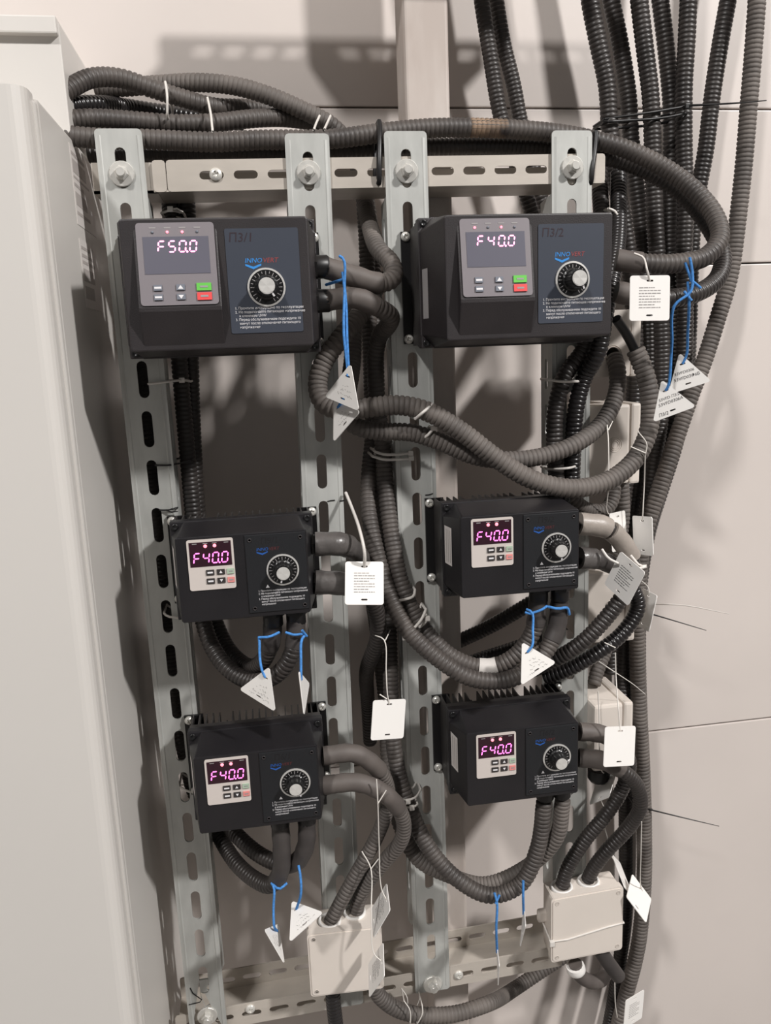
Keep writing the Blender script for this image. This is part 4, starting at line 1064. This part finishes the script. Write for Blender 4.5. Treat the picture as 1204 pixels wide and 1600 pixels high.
# square tags
square_tag('square tag with small print hanging on the П3/2 conduit by a white strap', [(982, 428), (1046, 430), (1047, 503), (983, 502)], -.095, True, [[(990, 396, -.082), (1004, 402, -.085), (1010, 420, -.095), HANG]], sr=.0011, smat='tie_white', seed=2)
square_tag('square tag with small print hanging from a white cable tie between the middle rails', [(537, 877), (601, 878), (602, 945), (536, 945)], -.088, True, [[(540, 770, -.004), (550, 795, -.03), (562, 830, -.075), (569, 862, -.088), HANG]], sr=.0018, smat='tie_white', seed=5)
square_tag('blank square tag on a white string in front of the post-side rail', [(583, 1094), (636, 1089), (630, 1153), (576, 1160)], -.055, False, [[(586, 993, -.046), (600, 1000, -.055), (603, 1050, -.055), (605, 1085, -.055), HANG], [(609, 985, -.03), (602, 1000, -.055)], [(593, 1085, -.055), (604, 1092, -.056)]])
square_tag('square tag with dark print tilted on the taped conduit beside the middle drive', [(969, 858), (1008, 895), (981, 949), (944, 913)], -.085, True, [[(940, 858, -.072), (950, 872, -.078), (965, 880, -.08)], [(985, 868, -.08), (1000, 884, -.09), (1012, 884, -.092), (996, 888, -.092), HANG]], sr=.0016, smat='tie_white', seed=9, ink='pencil')
square_tag('shaded square tag seen from behind, hanging from the drooping conduit on a string', [(988, 804), (1018, 806), (1021, 871), (990, 866)], -.03, False, [[(996, 674, -.052), (1010, 694, -.05), (1008, 710, -.048), (1006, 760, -.03), (1004, 800, -.03), HANG], [(985, 698, -.05), (1008, 708, -.05)]])
square_tag('shaded square tag half hidden by the swept-back conduits beside the wall', [(1003, 917), (1027, 930), (1013, 989), (991, 975)], -.015, False, [[(1002, 908, -.02), (1012, 918, -.015), HANG]])
square_tag('blank square tag in front of the lowest side-mounted junction box', [(945, 1135), (993, 1133), (990, 1196), (941, 1200)], -.092, False, [[(961, 1020, -.058), (962, 1060, -.06), (966, 1110, -.085), HANG], [(944, 1004, -.055), (961, 1012, -.058)]])
square_tag('faded square tag turned edge-on above the square white box', [(604, 1376), (610, 1423), (582, 1469), (580, 1423)], -.06, True, [[(588, 1218, -.082), (590, 1254, -.08), (592, 1320, -.065), (596, 1390, -.06), HANG], [(603, 1235, -.08), (590, 1256, -.08)]], seed=14)
square_tag('faded square tag turned edge-on in front of the square white box', [(599, 1471), (600, 1526), (577, 1559), (575, 1506)], -.078, True, [[(565, 1330, -.034), (579, 1357, -.045), (580, 1420, -.07), (584, 1490, -.079), HANG], [(591, 1342, -.045), (579, 1358, -.045)]], seed=15)
square_tag('bluish square tag hanging in the angle beside the strapped box', [(985, 1363), (1018, 1404), (1010, 1449), (978, 1398)], -.03, False, [[(1002, 1284, -.06), (1001, 1330, -.05), (1000, 1375, -.03), HANG]])
square_tag('square tag seen nearly edge-on behind the conduits of the strapped box', [(956, 1337), (969, 1350), (987, 1397), (975, 1386)], -.002, False, [[(940, 1282, -.03), (948, 1306, -.02), (956, 1340, -.002), HANG], [(936, 1246, -.02), (944, 1262, -.025)]])
square_tag('faded square tag low beside the outermost conduit', [(980, 1562), (1000, 1551), (1005, 1589), (973, 1606)], .02, True, [[(960, 1534, .0), (961, 1570, .01), (964, 1590, .02)]], seed=21)
square_tag('white square tag showing only its top between the taped conduits', [(952, 808), (975, 805), (980, 850), (955, 856)], -.02, False, [[(948, 664, -.03), (950, 690, -.045), (950, 760, -.045), (948, 800, -.03), HANG], [(958, 655, -.02), (950, 672, -.035)]])
square_tag('greyish square tag behind the conduits under the lowest side-mounted box', [(931, 1218), (958, 1206), (950, 1249), (932, 1240)], -.01, False, [[(934, 1080, -.03), (936, 1130, -.03), (938, 1200, -.025), HANG]])
# triangular tags
tri_tag('triangular tag with faint writing on blue twine beside the П3/1 drive', [(548, 563), (507, 621), (561, 646)], -.09, [[(530, 400, -.072), (537, 406, -.075), (538, 450, -.076), (537, 520, -.088), (543, 580, -.09), HANG], [(509, 445, -.056), (525, 440, -.07), (537, 436, -.075)], [(535, 425, -.074), (540, 470, -.078), (542, 530, -.088), (544, 572, -.09)], [(537, 470, -.078), (541, 486, -.08)]], scribble=3, seed=3)
tri_tag('triangular tag hanging half covered beneath another at the П3/1 drive', [(520, 628), (562, 646), (523, 683)], -.066, [[(545, 592, -.07), (536, 622, -.068), HANG]], scribble=3, seed=4)
tri_tag('triangular tag with pencilled 53VFD0306А, overlapping another one beside the bundle', [(1034, 587), (1016, 667), (1090, 634)], -.06, [[(1077, 402, -.087), (1081, 425, -.087), (1079, 455, -.088), (1053, 478, -.085), (1049, 540, -.07), (1044, 602, -.06), HANG], [(1068, 455, -.085), (1080, 470, -.088)], [(1082, 440, -.088), (1094, 450, -.085)]],
        lines=(math.radians(0), [(-.010, .0045, '53VFD П3/2', .0042), (-.012, -.0005, '53VFD0306А', .0046), (-.015, -.0105, 'П3/2', .005)]), seed=6)
tri_tag('triangular tag with pencilled 53VFD03Ф6Б, tucked behind another beside the bundle', [(1061, 545), (1042, 622), (1112, 596)], -.045, [[(1074, 440, -.084), (1076, 470, -.084), (1074, 520, -.06), (1072, 555, -.046), HANG], [(1070, 410, -.084), (1080, 440, -.086)]],
        lines=(math.radians(0), [(-.011, .0035, '53VFD0306', .0042), (-.013, -.0025, '53VFD03Ф6Б', .0046)]), seed=7)
tri_tag('triangular tag with faint writing on blue twine under the middle cabinet-side drive', [(420, 1040), (373, 1076), (432, 1115)], -.1, [[(404, 996, -.076), (405, 1000, -.082), (406, 1030, -.09), (410, 1050, -.1), HANG], [(404, 996, -.082), (420, 995, -.085), (436, 988, -.078)]], scribble=4, seed=8)
tri_tag('triangular tag seen edge-on beneath the middle cabinet-side drive', [(466, 1046), (483, 1067), (475, 1122)], -.095, [[(446, 988, -.082), (460, 992, -.085), (477, 990, -.08), (471, 1000, -.085), (470, 1030, -.095), HANG], [(472, 985, -.084), (479, 994, -.08)]])
tri_tag('triangular tag on blue twine below the middle drive next to the bundle', [(816, 1001), (870, 1033), (811, 1075)], -.1, [[(822, 952, -.08), (831, 957, -.084), (832, 985, -.09), (831, 1010, -.1), HANG], [(831, 958, -.084), (845, 953, -.086), (854, 947, -.08)], [(820, 957, -.08), (832, 960, -.084)]], scribble=4, seed=11)
tri_tag('triangular tag with faint writing beside the square white box', [(456, 1407), (507, 1424), (450, 1475)], -.085, [[(466, 1352, -.075), (469, 1368, -.08), (470, 1395, -.085), HANG]], scribble=4, seed=12)
tri_tag('narrow-looking triangular tag hanging lowest under the cabinet-side drives', [(434, 1442), (412, 1451), (446, 1510)], -.085, [[(424, 1380, -.07), (428, 1388, -.076), (427, 1420, -.08), (428, 1446, -.085), HANG], [(424, 1380, -.07), (436, 1389, -.078), (448, 1380, -.074)]], scribble=3, seed=13)
tri_tag('triangular tag seen edge-on just below the loop of the lowest bundle-side drive', [(817, 1419), (821, 1446), (813, 1475)], -.08, [[(817, 1376, -.078), (817, 1400, -.08), HANG]])
tri_tag('triangular tag seen edge-on, hanging lowest above the lower channel', [(775, 1477), (780, 1508), (778, 1537)], -.08, [[(772, 1395, -.075), (776, 1410, -.078), (775, 1450, -.08), HANG], [(780, 1398, -.075), (774, 1412, -.078)]])
# blue twine tied round the second conduit under the middle bundle-side drive
tw = MB().tube(smooth_path([at(*q) for q in ((856, 948, -.08), (870, 951, -.085), (886, 950, -.078), (889, 960, -.074))], .004), .0016, 6)
tag_(tw.build('twine_knot', 'twine_blue'), 'blue twine tied round a conduit under the middle bundle-side drive', 'twine')

# ------------------------------------------------------------------ cable ties
def tie(label, pts, back, m='tie_white', r=.0013, head=None, tail=None, close=True, name='cable_tie'):
    """pts: the part seen in front; back: how far behind it the strap closes (m)"""
    W = [at(*q) for q in pts]
    o = root(name, label, 'cable tie', tuple(W[0]))
    P = smooth_path(W, .004) if len(W) > 2 else [W[0].lerp(W[1], k / 4) for k in range(5)]
    if close:
        Bk = [p + Vector((0, back, 0)) for p in P[::-1]]
        P = P + Bk + [P[0]]
    MB().tube(P, r, 6).build('strap', m, o)
    if head is not None:
        h = at(*head); MB().box((h.x - .0028, h.y - .0022, h.z - .0026), (h.x + .0028, h.y + .0016, h.z + .0026)).build('head', m, o, bevel=.0006)
    if tail:
        T = [at(*q) for q in tail]; n = 8
        P = smooth_path(T, .006) if len(T) > 2 else [T[0].lerp(T[1], k / 4) for k in range(5)]
        MB().tube(P, [r * .9 * (1 - .6 * i / len(P)) for i in range(len(P))], 5).build('tail', m, o)
    return o
tie('white tie round the bundle, nearest the cream box', [(258, 128, .038), (261, 150, .028), (261, 181, .03)], .05)
tie('white tie round the bundle over the screw in the channel', [(324, 153, .048), (329, 178, .03), (332, 206, .012)], .05)
tie('white tie leaning over the bundle before the post, channel-screw side', [(499, 181, .05), (494, 192, .04), (490, 203, .012)], .06)
tie('white tie leaning over the bundle right before the black tie', [(516, 181, .055), (511, 192, .04), (506, 203, .012)], .06)
tie('black tie standing up beside the post-side rail head', [(592, 190, .018), (593, 215, .006), (592, 255, -.001), (592, 285, .0)], .025, 'tie_black', .0028)
tie('black tie at the head of the П3/2 rail', [(931, 207, .006), (929, 232, .004), (925, 262, .0), (923, 285, .0)], .025, 'tie_black', .0028)
tie('pale tie holding two conduits just above the П3/1 drive', [(252, 333, .034), (266, 329, .024), (286, 332, .034)], .04, head=(266, 327, .022), tail=[(266, 328, .022), (280, 326, .02), (286, 331, .02)])
tie('pale tie on the conduits just below the П3/1 drive', [(232, 600, -.004), (258, 597, -.002), (284, 594, .016), (298, 596, .04)], .06, head=(284, 594, .016))
tie('thin black tie on the cabinet rail, above the double-ended one', [(243, 727, -.003), (262, 727, -.003), (275, 725, .01), (300, 720, .02)], .05, 'tie_black', .0011)
tie('thin black tie with two loose ends on the cabinet rail', [(249, 797, -.002), (262, 797, -.003), (277, 794, -.004)], .004, 'tie_black', .0009, tail=[(258, 797, -.003), (266, 800, -.004), (278, 799, -.005)])
tie('pale tie passing through the cabinet rail below the middle drive', [(256, 958, .0), (262, 963, -.004), (276, 965, -.004), (284, 967, -.002)], .03, tail=None)
tie('pale tie passing through the cabinet rail beside the lowest drive', [(280, 1229, .002), (290, 1235, -.003), (301, 1238, -.002)], .03)
tie('upper of two white ties pulled through the post-side rail', [(586, 706, .0), (600, 710, -.01), (620, 710, -.008), (642, 708, -.003)], .04, r=.0016, head=(641, 708, -.003))
tie('lower of two white ties pulled through the post-side rail', [(582, 713, .0), (600, 718, -.01), (620, 718, -.008), (643, 716, -.003)], .04, r=.0016, head=(642, 716, -.003))
tie('white tie slanting over the upper drooping conduit in front of the post-side rail', [(649, 654, -.052), (662, 643, -.058), (675, 632, -.05)], .022, r=.0016)
tie('white tie slanting over the lower drooping conduit in front of the post-side rail', [(658, 686, -.034), (668, 680, -.04), (677, 669, -.038)], .02, r=.0016, head=(677, 669, -.038))
tie('pale tie level round the two conduits swinging to the middle bundle-side drive', [(611, 939, -.03), (630, 937, -.038), (645, 932, -.036), (648, 922, -.026)], .022, r=.0016)
tie('pale tie slanting over the two swinging conduits, upper end with its head', [(634, 994, -.046), (648, 980, -.052), (658, 968, -.052), (665, 953, -.046)], .022, r=.0016, head=(632, 996, -.046))
tie('short pale tie beside the slanting one on the swinging conduits', [(656, 980, -.042), (663, 973, -.046), (669, 966, -.046)], .02, r=.0016, head=(667, 966, -.046))
tie('upper white tie of the pair on the conduit above the lower loop', [(627, 1249, -.03), (637, 1250, -.036), (648, 1246, -.034), (657, 1234, -.012)], .02, head=(637, 1252, -.036))
tie('lower white tie of the pair on the conduit above the lower loop', [(632, 1260, -.03), (643, 1262, -.038), (652, 1257, -.034)], .02, head=(643, 1262, -.038))
tie('pale tie round two black conduits in front of the П3/2 rail', [(855, 593, -.018), (875, 596, -.027), (897, 596, -.027), (905, 596, -.02)], .02, r=.0014)
tie('pale tie round two black conduits, lower on the П3/2 rail', [(855, 733, -.018), (870, 733, -.026), (890, 731, -.028), (900, 728, -.02)], .02, r=.0014)
tie('white wire loop behind the corner of the П3/2 drive', [(950, 326, .03), (960, 330, .03), (968, 345, .025), (969, 372, .02)], .01, r=.0014)
tie('long black tie round the hanging bundle with its tail standing out', [(944, 190, .082), (951, 190, .077), (985, 188, .08), (1018, 186, .08), (1048, 182, .084), (1074, 176, .088)], .03, 'tie_black', .0016, head=(1073, 166, .082), tail=[(1074, 165, .082), (1120, 163, .06), (1165, 160, .05), (1197, 157, .045)])
tie('lower black tie round the hanging bundle', [(944, 186, .082), (985, 180, .08), (1020, 175, .08), (1072, 166, .086)], .03, 'tie_black', .0014)
tie('black tie tail poking out beside the wall below the grey tags', [(983, 950, .067), (996, 953, .062), (1008, 956, .067)], .02, 'tie_black', .0012, tail=[(1006, 956, .064), (1050, 969, .05), (1103, 985, .04)])
tie('white tie tail poking out beside the wall below the grey tags', [(983, 936, .067), (996, 940, .062), (1008, 943, .067)], .02, 'tie_white', .0012, tail=[(1006, 943, .064), (1070, 946, .03), (1138, 959, 0)])
tie('black tie tail poking out beside the wall above the strapped box', [(992, 1258, .067), (1005, 1262, .062), (1018, 1265, .067)], .02, 'tie_black', .0012, tail=[(1015, 1265, .064), (1060, 1276, .05), (1123, 1291, .04)])
tie('thin white tail crossing the lowest side-mounted box', [(924, 1030, .002), (930, 1031, .0), (938, 1030, .003)], .018, 'string_white', .0008, tail=[(928, 1029, -.02), (960, 1050, -.03), (990, 1070, -.03), (1008, 1085, -.03)])
tie('thin white wire curling under the sagging conduit below the channel', [(631, 1564, -.03), (640, 1578, -.03), (641, 1600, -.028)], .02, 'string_white', .0007)
tie('second thin white wire curling under the sagging conduit', [(659, 1570, -.026), (660, 1582, -.028), (652, 1600, -.026)], .02, 'string_white', .0007)
